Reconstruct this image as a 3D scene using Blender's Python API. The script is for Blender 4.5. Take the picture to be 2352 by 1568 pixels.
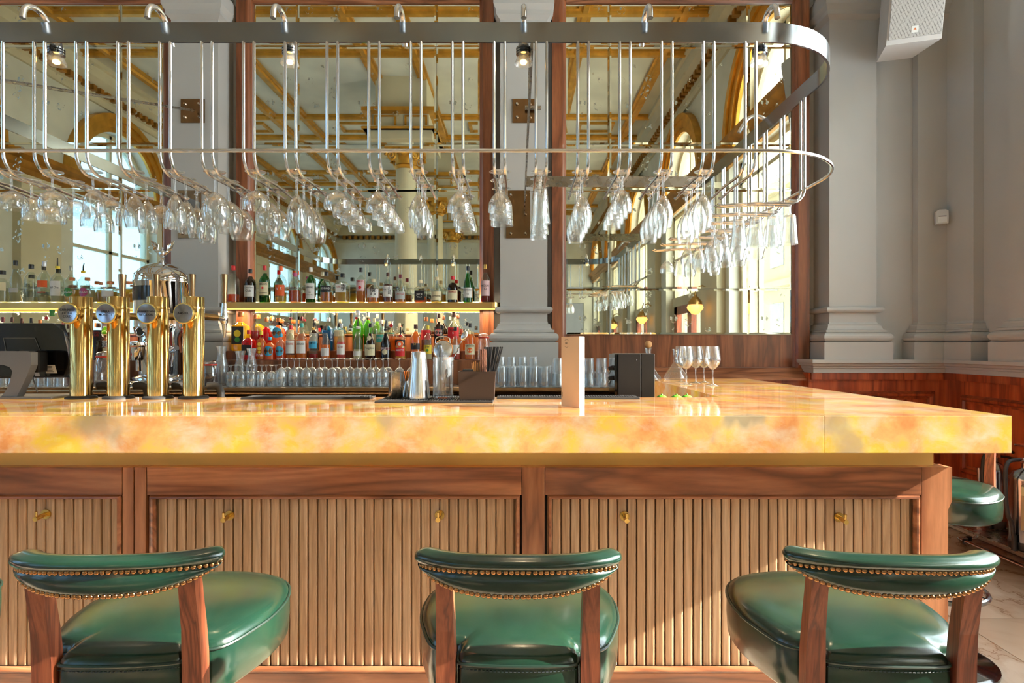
import bpy, bmesh, math, random
from mathutils import Vector, Matrix, Quaternion

random.seed(7)
for o in list(bpy.data.objects):
    bpy.data.objects.remove(o)
scene = bpy.context.scene
COL = scene.collection
PI = math.pi

# ------------------------------------------------------------------ camera
F, CX, CY, EYE = 1356.0, 1190.0, 795.0, 1.335      # focal length and vanishing point, in 2352 x 1568 pixels
cam_d = bpy.data.cameras.new('camera')
cam_d.sensor_fit = 'HORIZONTAL'
cam_d.sensor_width = 36.0
cam_d.lens = F / 2352.0 * 36.0
cam_d.shift_x = (1176 - CX) / 2352.0
cam_d.shift_y = (CY - 784) / 2352.0
cam_d.clip_start = 0.05
cam = bpy.data.objects.new('camera', cam_d)
cam.location = (0, 0, EYE)
cam.rotation_euler = (PI / 2, 0, 0)
COL.objects.link(cam)
scene.camera = cam

# ------------------------------------------------------------------ sky, sun, exposure
world = bpy.data.worlds.new('sky')
scene.world = world
world.use_nodes = True
wn = world.node_tree.nodes
wn['Background'].inputs['Color'].default_value = (0.76, 0.88, 1.0, 1)
wn['Background'].inputs['Strength'].default_value = 20.0

sun_d = bpy.data.lights.new('sun', 'SUN')
sun_d.energy = 64.0
sun_d.angle = math.radians(0.6)
sun_d.color = (1.0, 0.95, 0.88)
sun = bpy.data.objects.new('sun', sun_d)
SUN_DIR = Vector((-1.0, 0.10, -0.56)).normalized()
sun.rotation_euler = SUN_DIR.to_track_quat('-Z', 'Y').to_euler()
sun.location = (12, -1, 8)
COL.objects.link(sun)

vs = scene.view_settings
vs.view_transform = 'Standard'
vs.look = 'None'
vs.gamma = 1.0
vs.use_curve_mapping = False
vs.exposure = 0.55
cy = scene.cycles
cy.use_denoising = True
cy.max_bounces = 8
cy.diffuse_bounces = 3
cy.glossy_bounces = 4
cy.transmission_bounces = 4
cy.transparent_max_bounces = 24
cy.caustics_reflective = False
cy.caustics_refractive = False
cy.sample_clamp_indirect = 6.0
cy.blur_glossy = 0.5
cy.use_light_tree = False
cy.use_adaptive_sampling = True
cy.adaptive_threshold = 0.04

# ------------------------------------------------------------------ helpers
def at(px, py, Y):
    return Vector(((px - CX) * Y / F, Y, EYE - (py - CY) * Y / F))

def X_of(px, Y):
    return (px - CX) * Y / F

def Z_of(py, Y):
    return EYE - (py - CY) * Y / F

def lin(c):
    """sRGB 0-255 triple or hex to linear rgba"""
    if isinstance(c, str):
        c = c.lstrip('#')
        c = [int(c[i:i + 2], 16) for i in (0, 2, 4)]
    r = []
    for v in c[:3]:
        v = v / 255.0
        r.append(v / 12.92 if v <= 0.04045 else ((v + 0.055) / 1.055) ** 2.4)
    return (r[0], r[1], r[2], 1.0)

ORD = ['first', 'second', 'third', 'fourth', 'fifth', 'sixth', 'seventh', 'eighth', 'ninth', 'tenth', 'eleventh', 'twelfth',
       'thirteenth', 'fourteenth', 'fifteenth', 'sixteenth', 'seventeenth', 'eighteenth', 'nineteenth', 'twentieth',
       'twenty-first', 'twenty-second', 'twenty-third', 'twenty-fourth', 'twenty-fifth', 'twenty-sixth']

class MB:
    """collects shapes for ONE mesh object"""
    def __init__(self):
        self.v, self.f, self.smooth = [], [], []

    def add(self, verts, faces, smooth=False):
        o = len(self.v)
        self.v += [tuple(p) for p in verts]
        for f in faces:
            self.f.append(tuple(i + o for i in f))
            self.smooth.append(smooth)
        return self

    def box(self, x0, x1, y0, y1, z0, z1):
        v = [(x0, y0, z0), (x1, y0, z0), (x1, y1, z0), (x0, y1, z0), (x0, y0, z1), (x1, y0, z1), (x1, y1, z1), (x0, y1, z1)]
        return self.add(v, [(0, 3, 2, 1), (4, 5, 6, 7), (0, 1, 5, 4), (1, 2, 6, 5), (2, 3, 7, 6), (3, 0, 4, 7)])

    def bbox(self, x0, x1, y0, y1, z0, z1, b=0.004):
        """box with chamfered edges"""
        bm = bmesh.new()
        bmesh.ops.create_cube(bm, size=1)
        for v in bm.verts:
            v.co = Vector(((x0 + x1) / 2 + v.co.x * (x1 - x0), (y0 + y1) / 2 + v.co.y * (y1 - y0), (z0 + z1) / 2 + v.co.z * (z1 - z0)))
        bmesh.ops.bevel(bm, geom=list(bm.edges), offset=b, segments=2, profile=0.5, affect='EDGES')
        return self.bm(bm)

    def bm(self, bm, smooth=False):
        bm.verts.index_update()
        self.add([v.co for v in bm.verts], [[v.index for v in f.verts] for f in bm.faces], smooth)
        bm.free()
        return self

    def hexa(self, pts):
        return self.add(pts, [(0, 3, 2, 1), (4, 5, 6, 7), (0, 1, 5, 4), (1, 2, 6, 5), (2, 3, 7, 6), (3, 0, 4, 7)])

    def lathe(self, prof, n=24, c=(0, 0, 0), sq=2.0, sx=1.0, sy=1.0, closed_ends=True, a0=0.0, smooth=True):
        """profile [(r, z)] round the z axis; sq > 2 gives a squarer cross section"""
        v, f = [], []
        for r, z in prof:
            for k in range(n):
                a = a0 + 2 * PI * k / n
                ca, sa = math.cos(a), math.sin(a)
                s = 1.0 if sq == 2.0 else 1.0 / (abs(ca) ** sq + abs(sa) ** sq) ** (1.0 / sq)
                v.append((c[0] + r * s * ca * sx, c[1] + r * s * sa * sy, c[2] + z))
        for i in range(len(prof) - 1):
            for k in range(n):
                k2 = (k + 1) % n
                f.append((i * n + k, i * n + k2, (i + 1) * n + k2, (i + 1) * n + k))
        self.add(v, f, smooth)
        if closed_ends:
            if prof[0][0] > 1e-5:
                o = len(self.v) - len(v)
                self.f.append(tuple(o + k for k in reversed(range(n)))); self.smooth.append(False)
            if prof[-1][0] > 1e-5:
                o = len(self.v) - n
                self.f.append(tuple(o + k for k in range(n))); self.smooth.append(False)
        return self

    def cyl(self, p0, p1, r0, r1=None, n=12, smooth=True):
        return self.tube([p0, p1], r0, n, r_end=r1, smooth=smooth)

    def tube(self, path, r, n=8, r_end=None, closed=False, smooth=True, radii=None, caps=True):
        P = [Vector(p) for p in path]
        m = len(P)
        t0 = (P[1] - P[0]).normalized()
        up = Vector((0, 0, 1)) if abs(t0.z) < 0.9 else Vector((1, 0, 0))
        nrm = t0.cross(up).normalized()
        v, f = [], []
        prev = t0
        for i in range(m):
            if closed:
                t = (P[(i + 1) % m] - P[i - 1]).normalized()
            elif i == 0:
                t = t0
            elif i == m - 1:
                t = (P[i] - P[i - 1]).normalized()
            else:
                t = ((P[i + 1] - P[i]).normalized() + (P[i] - P[i - 1]).normalized()).normalized()
            q = prev.rotation_difference(t)
            nrm = (q @ nrm).normalized()
            prev = t
            b = t.cross(nrm)
            rr = radii[i] if radii else (r if r_end is None else r + (r_end - r) * i / (m - 1))
            for k in range(n):
                a = 2 * PI * k / n
                v.append(P[i] + (nrm * math.cos(a) + b * math.sin(a)) * rr)
        for i in range(m if closed else m - 1):
            j = (i + 1) % m
            for k in range(n):
                k2 = (k + 1) % n
                f.append((i * n + k, i * n + k2, j * n + k2, j * n + k))
        o = len(self.v)
        self.add(v, f, smooth)
        if caps and not closed:
            self.f.append(tuple(o + k for k in reversed(range(n)))); self.smooth.append(False)
            self.f.append(tuple(o + (m - 1) * n + k for k in range(n))); self.smooth.append(False)
        return self

    def prism(self, poly, axis, a, b, smooth=False):
        """2D polygon extruded along an axis: 'x' -> (y,z), 'y' -> (x,z), 'z' -> (x,y)"""
        def p(u, w, t):
            return {'x': (t, u, w), 'y': (u, t, w), 'z': (u, w, t)}[axis]
        n = len(poly)
        v = [p(u, w, a) for u, w in poly] + [p(u, w, b) for u, w in poly]
        self.add(v, [(i, (i + 1) % n, n + (i + 1) % n, n + i) for i in range(n)], smooth)
        o = len(self.v) - 2 * n
        self.f.append(tuple(o + i for i in reversed(range(n)))); self.smooth.append(False)
        self.f.append(tuple(o + n + i for i in range(n))); self.smooth.append(False)
        return self

    def sphere(self, c, r, n=12, m=8, sz=1.0, half=False):
        prof = []
        lo = 0 if half else -PI / 2
        for i in range(m + 1):
            a = lo + (PI / 2 - lo) * i / m
            prof.append((max(r * math.cos(a), 1e-6), r * math.sin(a) * sz))
        return self.lathe(prof, n, c, closed_ends=half)

    def xf(self, M):
        self.v = [tuple(M @ Vector(p)) for p in self.v]
        return self

    def mesh(self, name='mesh', fix=True, sharp=40):
        me = bpy.data.meshes.new(name)
        me.from_pydata(self.v, [], self.f)
        me.polygons.foreach_set('use_smooth', self.smooth)
        if fix:
            bm = bmesh.new(); bm.from_mesh(me)
            bmesh.ops.recalc_face_normals(bm, faces=bm.faces)
            bm.to_mesh(me); bm.free()
        if any(self.smooth):
            me.set_sharp_from_angle(angle=math.radians(sharp))
        me.update()
        return me

def put(name, me, material, parent=None, loc=(0, 0, 0), rot=(0, 0, 0), scale=None):
    o = bpy.data.objects.new(name, me)
    if material is not None and len(me.materials) == 0:
        me.materials.append(material)
    o.location = loc
    o.rotation_euler = rot
    if scale is not None:
        o.scale = scale
    if parent is not None:
        o.parent = parent
    COL.objects.link(o)
    return o

def obj(name, mb, material, parent=None, loc=(0, 0, 0), rot=(0, 0, 0), fix=True, sharp=40):
    return put(name, mb.mesh(name, fix, sharp), material, parent, loc, rot)

def tag(o, label=None, cat=None, group=None, kind=None):
    if label: o['label'] = label
    if cat: o['category'] = cat
    if group: o['group'] = group
    if kind: o['kind'] = kind
    return o

def thing(name, label, cat, loc=(0, 0, 0), rz=0.0, group=None, kind=None):
    o = bpy.data.objects.new(name, None)
    o.empty_display_size = 0.05
    o.location = loc
    o.rotation_euler = (0, 0, rz)
    COL.objects.link(o)
    return tag(o, label, cat, group, kind)

def struct(name, mb, material, label=None, parent=None):
    o = obj(name, mb, material, parent)
    if parent is None:
        tag(o, label, None, None, 'structure')
    return o

def copy_tree(o, parent=None):
    c = o.copy()
    COL.objects.link(c)
    c.parent = parent
    for ch in list(o.children):
        copy_tree(ch, c)
    return c

_txt = {}
def text_mb(body, size, bold=0.0):
    """flat lettering in the x-z plane, centred on the origin, as an MB"""
    key = (body, bold)
    if key not in _txt:
        cu = bpy.data.curves.new('lettering', 'FONT')
        cu.body = body
        cu.size = 1.0
        cu.align_x = 'CENTER'
        cu.align_y = 'CENTER'
        cu.resolution_u = 2
        cu.offset = bold
        ob = bpy.data.objects.new('lettering_source', cu)
        COL.objects.link(ob)
        bpy.context.view_layer.update()
        me = bpy.data.meshes.new_from_object(ob.evaluated_get(bpy.context.evaluated_depsgraph_get()))
        _txt[key] = ([tuple(v.co) for v in me.vertices], [tuple(p.vertices) for p in me.polygons])
        bpy.data.objects.remove(ob)
        bpy.data.curves.remove(cu)
        bpy.data.meshes.remove(me)
    v, f = _txt[key]
    m = MB()
    m.add([(x * size, 0, y * size) for x, y, z in v], f)
    return m
# ------------------------------------------------------------------ materials (all procedural)
MATS = {}
def new_mat(name):
    m = bpy.data.materials.new(name)
    m.use_nodes = True
    nt = m.node_tree
    for n in list(nt.nodes):
        nt.nodes.remove(n)
    out = nt.nodes.new('ShaderNodeOutputMaterial')
    return m, nt, out

class NT:
    def __init__(self, nt): self.nt = nt
    def n(self, kind, **kw):
        nd = self.nt.nodes.new('ShaderNode' + kind)
        for k, v in kw.items():
            if k in nd.inputs.keys():
                nd.inputs[k].default_value = v
            else:
                setattr(nd, k, v)
        return nd
    def l(self, a, b): self.nt.links.new(a, b)
    def coord(self, scale=(1, 1, 1), kind='Object', rot=(0, 0, 0), jitter=0.0):
        tc = self.n('TexCoord')
        mp = self.n('Mapping')
        mp.inputs['Scale'].default_value = scale
        mp.inputs['Rotation'].default_value = rot
        self.l(tc.outputs[kind], mp.inputs['Vector'])
        if jitter:
            oi = self.n('ObjectInfo')
            mul = self.n('VectorMath', operation='SCALE')
            cb = self.n('CombineXYZ')
            for i in range(3): self.l(oi.outputs['Random'], cb.inputs[i])
            self.l(cb.outputs[0], mul.inputs[0]); mul.inputs['Scale'].default_value = jitter
            self.l(mul.outputs[0], mp.inputs['Location'])
        return mp.outputs['Vector']
    def noise(self, vec, scale=5, detail=4, rough=0.55, dist=0.0):
        nd = self.n('TexNoise')
        nd.inputs['Scale'].default_value = scale
        nd.inputs['Detail'].default_value = detail
        nd.inputs['Roughness'].default_value = rough
        nd.inputs['Distortion'].default_value = dist
        self.l(vec, nd.inputs['Vector'])
        return nd.outputs['Fac']
    def ramp(self, fac, stops, interp='LINEAR'):
        r = self.n('ValToRGB')
        r.color_ramp.interpolation = interp
        e = r.color_ramp.elements
        while len(e) > len(stops): e.remove(e[-1])
        while len(e) < len(stops): e.new(0.5)
        for i, (p, c) in enumerate(stops):
            e[i].position = p
            e[i].color = c if len(c) == 4 else (*c, 1)
        self.l(fac, r.inputs['Fac'])
        return r.outputs['Color']
    def bump(self, h, strength=0.2, dist=0.005):
        b = self.n('Bump')
        b.inputs['Strength'].default_value = strength
        b.inputs['Distance'].default_value = dist
        self.l(h, b.inputs['Height'])
        return b.outputs['Normal']

def principled(name, color, rough=0.5, metal=0.0, vary=0.08, vscale=6.0, bump=0.0, bscale=60, coat=0.0, spec=0.5, emit=None, estr=0.0, rvary=0.0):
    m, nt, out = new_mat(name)
    t = NT(nt)
    p = t.n('BsdfPrincipled')
    c = lin(color)
    vec = t.coord()
    nz = t.noise(vec, vscale, 2)
    lo = tuple(max(0, x * (1 - vary)) for x in c[:3]) + (1,)
    hi = tuple(min(1, x * (1 + vary)) for x in c[:3]) + (1,)
    t.l(t.ramp(nz, [(0.3, lo), (0.7, hi)]), p.inputs['Base Color'])
    p.inputs['Metallic'].default_value = metal
    p.inputs['Roughness'].default_value = rough
    if rvary:
        mr = t.n('MapRange')
        mr.inputs['To Min'].default_value = max(0, rough - rvary); mr.inputs['To Max'].default_value = rough + rvary
        t.l(t.noise(vec, vscale * 2.3, 2), mr.inputs['Value'])
        t.l(mr.outputs[0], p.inputs['Roughness'])
    p.inputs['Specular IOR Level'].default_value = spec
    p.inputs['Coat Weight'].default_value = coat
    p.inputs['Coat Roughness'].default_value = 0.06
    if bump:
        t.l(t.bump(t.noise(vec, bscale, 3), bump, 0.003), p.inputs['Normal'])
    if emit is not None:
        p.inputs['Emission Color'].default_value = lin(emit)
        p.inputs['Emission Strength'].default_value = estr
    t.l(p.outputs[0], out.inputs['Surface'])
    MATS[name] = m
    return m

def wood(name, dark, mid, light, grain=(1, 1, 14), rough=0.35, coat=0.3, axis_rot=(0, 0, 0), scale=2.0, jitter=7.0, rings=1.6):
    """grain: coordinate scale; the smallest component is the direction the grain runs in"""
    m, nt, out = new_mat(name)
    t = NT(nt)
    p = t.n('BsdfPrincipled')
    vec = t.coord(grain, rot=axis_rot, jitter=jitter)
    big = t.noise(vec, scale * 0.6, 3, 0.5, rings)
    mul = t.n('Math', operation='MULTIPLY'); mul.inputs[1].default_value = 4.0
    t.l(big, mul.inputs[0])
    fr = t.n('Math', operation='FRACT'); t.l(mul.outputs[0], fr.inputs[0])
    pg = t.n('Math', operation='PINGPONG'); pg.inputs[1].default_value = 0.5
    t.l(mul.outputs[0], pg.inputs[0])
    c1 = t.ramp(pg.outputs[0], [(0.0, lin(dark)), (0.22, lin(mid)), (0.5, lin(light))])
    fine = t.noise(vec, scale * 9, 3, 0.6)
    c2 = t.ramp(fine, [(0.3, (0.72, 0.72, 0.72, 1)), (0.65, (1.08, 1.08, 1.08, 1))])
    mx = t.n('MixRGB', blend_type='MULTIPLY'); mx.inputs['Fac'].default_value = 0.75
    t.l(c1, mx.inputs[1]); t.l(c2, mx.inputs[2])
    oi = t.n('ObjectInfo')
    hv = t.n('HueSaturation')
    mr = t.n('MapRange'); mr.inputs['To Min'].default_value = 0.86; mr.inputs['To Max'].default_value = 1.12
    t.l(oi.outputs['Random'], mr.inputs['Value']); t.l(mr.outputs[0], hv.inputs['Value'])
    t.l(mx.outputs[0], hv.inputs['Color'])
    t.l(hv.outputs[0], p.inputs['Base Color'])
    p.inputs['Roughness'].default_value = rough
    p.inputs['Coat Weight'].default_value = coat
    p.inputs['Coat Roughness'].default_value = 0.15
    t.l(p.outputs[0], out.inputs['Surface'])
    MATS[name] = m
    return m

def glass(name, tint=(1, 1, 1), ior=1.45, body=0.0, body_col=(1, 1, 1), rough=0.02, edge=1.0, pw_=3.6):
    """thin-walled glass: see-through with a Fresnel reflection; body adds a little milky/coloured scatter"""
    m, nt, out = new_mat(name)
    t = NT(nt)
    tr = t.n('BsdfTransparent'); tr.inputs['Color'].default_value = (*tint, 1)
    gl = t.n('BsdfGlossy'); gl.inputs['Roughness'].default_value = rough; gl.inputs['Color'].default_value = (1, 1, 1, 1)
    lw = t.n('LayerWeight'); lw.inputs['Blend'].default_value = 0.5
    pw = t.n('Math', operation='POWER'); t.l(lw.outputs['Facing'], pw.inputs[0]); pw.inputs[1].default_value = pw_
    fr = t.n('Math', operation='MULTIPLY_ADD'); t.l(pw.outputs[0], fr.inputs[0]); fr.inputs[1].default_value = 0.92; fr.inputs[2].default_value = ((ior - 1) / (ior + 1)) ** 2
    mul = t.n('Math', operation='MULTIPLY')
    t.l(fr.outputs[0], mul.inputs[0]); mul.inputs[1].default_value = edge
    mx = t.n('MixShader')
    t.l(mul.outputs[0], mx.inputs['Fac'])
    base = tr.outputs[0]
    if body:
        df = t.n('BsdfDiffuse'); df.inputs['Color'].default_value = (*body_col, 1)
        tl = t.n('BsdfTranslucent'); tl.inputs['Color'].default_value = (*body_col, 1)
        ad = t.n('MixShader'); ad.inputs['Fac'].default_value = 0.5
        t.l(df.outputs[0], ad.inputs[1]); t.l(tl.outputs[0], ad.inputs[2])
        bm_ = t.n('MixShader'); bm_.inputs['Fac'].default_value = body
        t.l(tr.outputs[0], bm_.inputs[1]); t.l(ad.outputs[0], bm_.inputs[2])
        base = bm_.outputs[0]
    t.l(base, mx.inputs[1]); t.l(gl.outputs[0], mx.inputs[2])
    t.l(mx.outputs[0], out.inputs['Surface'])
    MATS[name] = m
    return m

# paint, plaster
principled('paint', (190, 187, 182), 0.55, vary=0.03, vscale=2.0)
principled('paint_white', (214, 208, 196), 0.5, vary=0.03)
principled('plaster', (226, 222, 206), 0.7, vary=0.12, vscale=1.2)
principled('stone_cream', (222, 210, 178), 0.6, vary=0.08, vscale=1.5)
principled('gold_paint', (214, 158, 62), 0.38, 0.55, vary=0.2, vscale=5)
principled('gold_trim', (176, 122, 48), 0.4, 0.45, vary=0.25, vscale=5)
# metals
principled('brass', (224, 190, 122), 0.14, 1.0, vary=0.12, vscale=9, rvary=0.05)
principled('brass_satin', (206, 166, 100), 0.30, 1.0, vary=0.15, vscale=4, rvary=0.06)
principled('brass_plinth', (220, 180, 108), 0.5, 0.75, vary=0.12, vscale=3)
principled('brass_bright', (228, 190, 110), 0.2, 1.0, vary=0.05)
principled('brass_nail', (176, 128, 84), 0.22, 1.0, vary=0.25, vscale=30)
principled('steel', (158, 162, 168), 0.16, 1.0, vary=0.05, vscale=8, rvary=0.05)
principled('steel_rod', (232, 232, 234), 0.2, 1.0, vary=0.03)
principled('steel_brushed', (168, 160, 150), 0.28, 1.0, vary=0.1, vscale=12, rvary=0.08)
principled('chrome', (226, 228, 232), 0.05, 1.0, vary=0.02)
principled('bronze', (148, 116, 84), 0.22, 1.0, vary=0.15, vscale=10)
principled('copper', (206, 140, 92), 0.2, 1.0, vary=0.1)
# wood
wood('walnut', (108, 58, 32), (138, 78, 46), (160, 96, 60), (5, 5, 0.5), 0.35, 0.3, scale=1.6)
wood('walnut_rail', (112, 64, 40), (150, 92, 60), (176, 116, 80), (0.6, 6, 5), 0.32, 0.35, scale=1.5)
wood('walnut_stile', (124, 74, 46), (158, 100, 66), (184, 124, 86), (5, 6, 0.6), 0.32, 0.35, scale=1.5)
wood('slat_oak', (176, 136, 100), (198, 158, 120), (212, 174, 138), (9, 9, 0.4), 0.45, 0.1, scale=2.4)
wood('mahogany', (126, 52, 24), (160, 70, 34), (182, 88, 46), (5, 5, 0.4), 0.3, 0.4, scale=1.4)
wood('chair_oak', (104, 50, 32), (136, 70, 44), (154, 84, 54), (14, 14, 0.8), 0.4, 0.2, scale=3.0)
# plastics etc.
principled('black_plastic', (22, 20, 20), 0.35, vary=0.2)
principled('black_gloss', (12, 10, 10), 0.12, vary=0.2, coat=0.5)
principled('black_rubber', (36, 34, 34), 0.6, vary=0.2)
principled('brown_plastic', (52, 36, 27), 0.4, vary=0.1)
principled('grey_metal', (128, 122, 116), 0.35, 0.3, vary=0.05)
principled('white_plastic', (226, 222, 218), 0.4, vary=0.02)
principled('paper_cream', (236, 206, 172), 0.7, vary=0.03)
principled('paper_white', (248, 246, 242), 0.7, vary=0.02)
principled('ink', (30, 26, 24), 0.6, vary=0.1)
principled('ink_red', (190, 30, 34), 0.6, vary=0.1)
principled('ink_white', (240, 238, 232), 0.6, vary=0.03)
principled('ink_gold', (206, 164, 84), 0.4, vary=0.1)
principled('red_seal', (214, 60, 36), 0.5, vary=0.1)
principled('lime', (96, 170, 42), 0.4, vary=0.2, vscale=30)
principled('coffee', (54, 26, 16), 0.55, vary=0.5, vscale=120, bump=0.8, bscale=160)
principled('pick_wood', (226, 170, 112), 0.6, vary=0.1)
principled('sign_red', (176, 22, 24), 0.4, vary=0.05)
principled('dark_interior', (40, 26, 20), 0.6, vary=0.2)
# lights
principled('led', (255, 214, 120), 0.5, emit=(255, 190, 96), estr=1.8)
principled('bulb', (255, 230, 180), 0.3, emit=(255, 190, 96), estr=9.0)
principled('sconce_glass', (255, 220, 170), 0.3, emit=(255, 176, 92), estr=1.6)
# glass
glass('glass_clear', (0.97, 0.98, 0.98), 1.85, body=0.035, body_col=(0.95, 0.97, 1.0), rough=0.03, edge=1.1, pw_=2.0)
glass('glass_thick', (0.95, 0.97, 0.98), 1.7, body=0.13, body_col=(0.85, 0.92, 0.97), rough=0.03, edge=1.1, pw_=2.6)
glass('window_glass', (0.62, 0.62, 0.60), 1.45, rough=0.01)
principled('facade_stone', (158, 146, 116), 0.8, vary=0.1, vscale=0.8)

glass('window_grey', (0.13, 0.125, 0.115), 1.45, rough=0.05)
glass('window_cream', (0.60, 0.58, 0.52), 1.45, rough=0.05)
glass('window_blue', (0.24, 0.30, 0.34), 1.45, rough=0.05)

def leather():
    m, nt, out = new_mat('leather_green')
    t = NT(nt)
    p = t.n('BsdfPrincipled')
    vec = t.coord(jitter=5.0)
    n1 = t.noise(vec, 6, 3, 0.5)
    c = t.ramp(n1, [(0.2, lin((9, 32, 25))), (0.5, lin((14, 42, 31))), (0.8, lin((23, 54, 38)))])
    t.l(c, p.inputs['Base Color'])
    mr = t.n('MapRange'); mr.inputs['To Min'].default_value = 0.16; mr.inputs['To Max'].default_value = 0.28
    t.l(t.noise(vec, 18, 4), mr.inputs['Value']); t.l(mr.outputs[0], p.inputs['Roughness'])
    p.inputs['Specular IOR Level'].default_value = 0.6
    t.l(t.bump(t.noise(vec, 260, 2), 0.08, 0.001), p.inputs['Normal'])
    p.inputs['Coat Weight'].default_value = 0.25; p.inputs['Coat Roughness'].default_value = 0.12
    t.l(p.outputs[0], out.inputs['Surface'])
    MATS['leather_green'] = m
leather()

def onyx():
    m, nt, out = new_mat('onyx')
    t = NT(nt)
    p = t.n('BsdfPrincipled')
    vec = t.coord(jitter=0.0)
    warp = t.noise(vec, 2.4, 3, 0.5, 0.4)
    n1 = t.noise(vec, 5.0, 6, 0.6, 0.25)
    n2 = t.noise(t.coord((1, 1, 1.4)), 7.0, 7, 0.62, 0.3)
    n3 = t.noise(t.coord((1.0, 1.0, 0.8)), 2.1, 4, 0.55, 0.6)
    c = t.ramp(n1, [(0.30, lin((228, 128, 60))), (0.42, lin((246, 160, 82))), (0.52, lin((252, 188, 102))), (0.62, lin((254, 200, 52))), (0.75, lin((255, 228, 120)))])
    pale = t.ramp(n2, [(0.48, (0, 0, 0, 1)), (0.70, (1, 1, 1, 1))])
    mx = t.n('MixRGB'); t.l(pale, mx.inputs[0]); t.l(c, mx.inputs[1]); mx.inputs[2].default_value = lin((250, 214, 168))
    grey = t.ramp(n3, [(0.64, (0, 0, 0, 1)), (0.69, (1, 1, 1, 1))])
    mx2 = t.n('MixRGB'); t.l(grey, mx2.inputs[0]); t.l(mx.outputs[0], mx2.inputs[1]); mx2.inputs[2].default_value = lin((196, 172, 128))
    # crystalline grey inclusions at two places in the stone
    last = mx2.outputs[0]
    wv = t.n('VectorMath', operation='MULTIPLY_ADD')
    nv = t.n('TexNoise'); nv.inputs['Scale'].default_value = 14; nv.inputs['Detail'].default_value = 4
    t.l(vec, nv.inputs['Vector']); t.l(nv.outputs['Color'], wv.inputs[0]); wv.inputs[1].default_value = (0.09, 0.09, 0.09); t.l(vec, wv.inputs[2])
    for (cx_, cz_, r_) in ((-1.43, -0.02, 0.05), (-1.36, -0.06, 0.03), (1.08, -0.03, 0.045), (1.12, -0.10, 0.05), (-0.45, -0.01, 0.04), (0.80, 0.0, 0.035)):
        sb = t.n('VectorMath', operation='DISTANCE'); t.l(wv.outputs[0], sb.inputs[0]); sb.inputs[1].default_value = (cx_ + 0.045, 0.045, cz_ + 0.045)
        mk = t.ramp(sb.outputs['Value'], [(r_ - 0.02, (0.75, 0.75, 0.75, 1)), (r_ + 0.022, (0, 0, 0, 1))])
        mq = t.n('MixRGB'); t.l(mk, mq.inputs[0]); t.l(last, mq.inputs[1]); mq.inputs[2].default_value = lin((196, 166, 122))
        last = mq.outputs[0]
    dark = t.ramp(warp, [(0.30, (0.72, 0.72, 0.72, 1)), (0.55, (1, 1, 1, 1))])
    mx3 = t.n('MixRGB', blend_type='MULTIPLY'); mx3.inputs[0].default_value = 1.0
    t.l(last, mx3.inputs[1]); t.l(dark, mx3.inputs[2])
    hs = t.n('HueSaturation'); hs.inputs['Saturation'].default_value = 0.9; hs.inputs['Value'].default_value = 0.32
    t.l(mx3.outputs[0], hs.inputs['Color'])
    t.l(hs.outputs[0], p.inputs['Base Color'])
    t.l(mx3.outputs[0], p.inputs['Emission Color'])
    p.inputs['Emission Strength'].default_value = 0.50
    p.inputs['Roughness'].default_value = 0.06
    p.inputs['Coat Weight'].default_value = 0.6
    p.inputs['Coat Roughness'].default_value = 0.02
    t.l(p.outputs[0], out.inputs['Surface'])
    MATS['onyx'] = m
onyx()

def mirror():
    m, nt, out = new_mat('antique_mirror')
    t = NT(nt)
    p = t.n('BsdfPrincipled')
    vec = t.coord(kind='Object')
    sp = t.n('TexVoronoi'); sp.inputs['Scale'].default_value = 6.5
    t.l(vec, sp.inputs['Vector'])
    n = t.noise(vec, 2.0, 3)
    n2 = t.noise(vec, 30, 4, 0.65)
    spots = t.ramp(sp.outputs['Distance'], [(0.16, (1, 1, 1, 1)), (0.24, (0, 0, 0, 1))])
    frag = t.ramp(n2, [(0.53, (0, 0, 0, 1)), (0.57, (1, 1, 1, 1))])
    mm = t.n('MixRGB', blend_type='MULTIPLY'); mm.inputs[0].default_value = 1
    t.l(spots, mm.inputs[1]); t.l(frag, mm.inputs[2])
    c = t.ramp(n, [(0.3, lin((228, 228, 210))), (0.7, lin((238, 238, 222)))])
    mx = t.n('MixRGB'); t.l(mm.outputs[0], mx.inputs[0]); t.l(c, mx.inputs[1]); mx.inputs[2].default_value = lin((176, 180, 168))
    t.l(mx.outputs[0], p.inputs['Base Color'])
    p.inputs['Metallic'].default_value = 1.0
    rr = t.n('MapRange'); rr.inputs['To Min'].default_value = 0.012; rr.inputs['To Max'].default_value = 0.5
    t.l(mm.outputs[0], rr.inputs['Value']); t.l(rr.outputs[0], p.inputs['Roughness'])
    t.l(p.outputs[0], out.inputs['Surface'])
    MATS['antique_mirror'] = m
mirror()

def marble():
    m, nt, out = new_mat('marble')
    t = NT(nt)
    p = t.n('BsdfPrincipled')
    vec = t.coord((1, 1, 1), jitter=9.0, rot=(0, 0, 0.6))
    n1 = t.noise(vec, 1.6, 7, 0.6, 0.9)
    v = t.ramp(n1, [(0.40, lin((216, 204, 190))), (0.49, lin((204, 188, 172))), (0.50, lin((160, 132, 110))), (0.51, lin((206, 192, 176))), (0.60, lin((224, 214, 202)))])
    n2 = t.noise(vec, 1.3, 4, 0.5, 0.5)
    c2 = t.ramp(n2, [(0.35, lin((206, 190, 172))), (0.7, lin((234, 226, 216)))])
    mx = t.n('MixRGB', blend_type='MULTIPLY'); mx.inputs[0].default_value = 1
    t.l(v, mx.inputs[1]); t.l(c2, mx.inputs[2])
    t.l(mx.outputs[0], p.inputs['Base Color'])
    p.inputs['Roughness'].default_value = 0.16
    t.l(p.outputs[0], out.inputs['Surface'])
    MATS['marble'] = m
marble()

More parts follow.
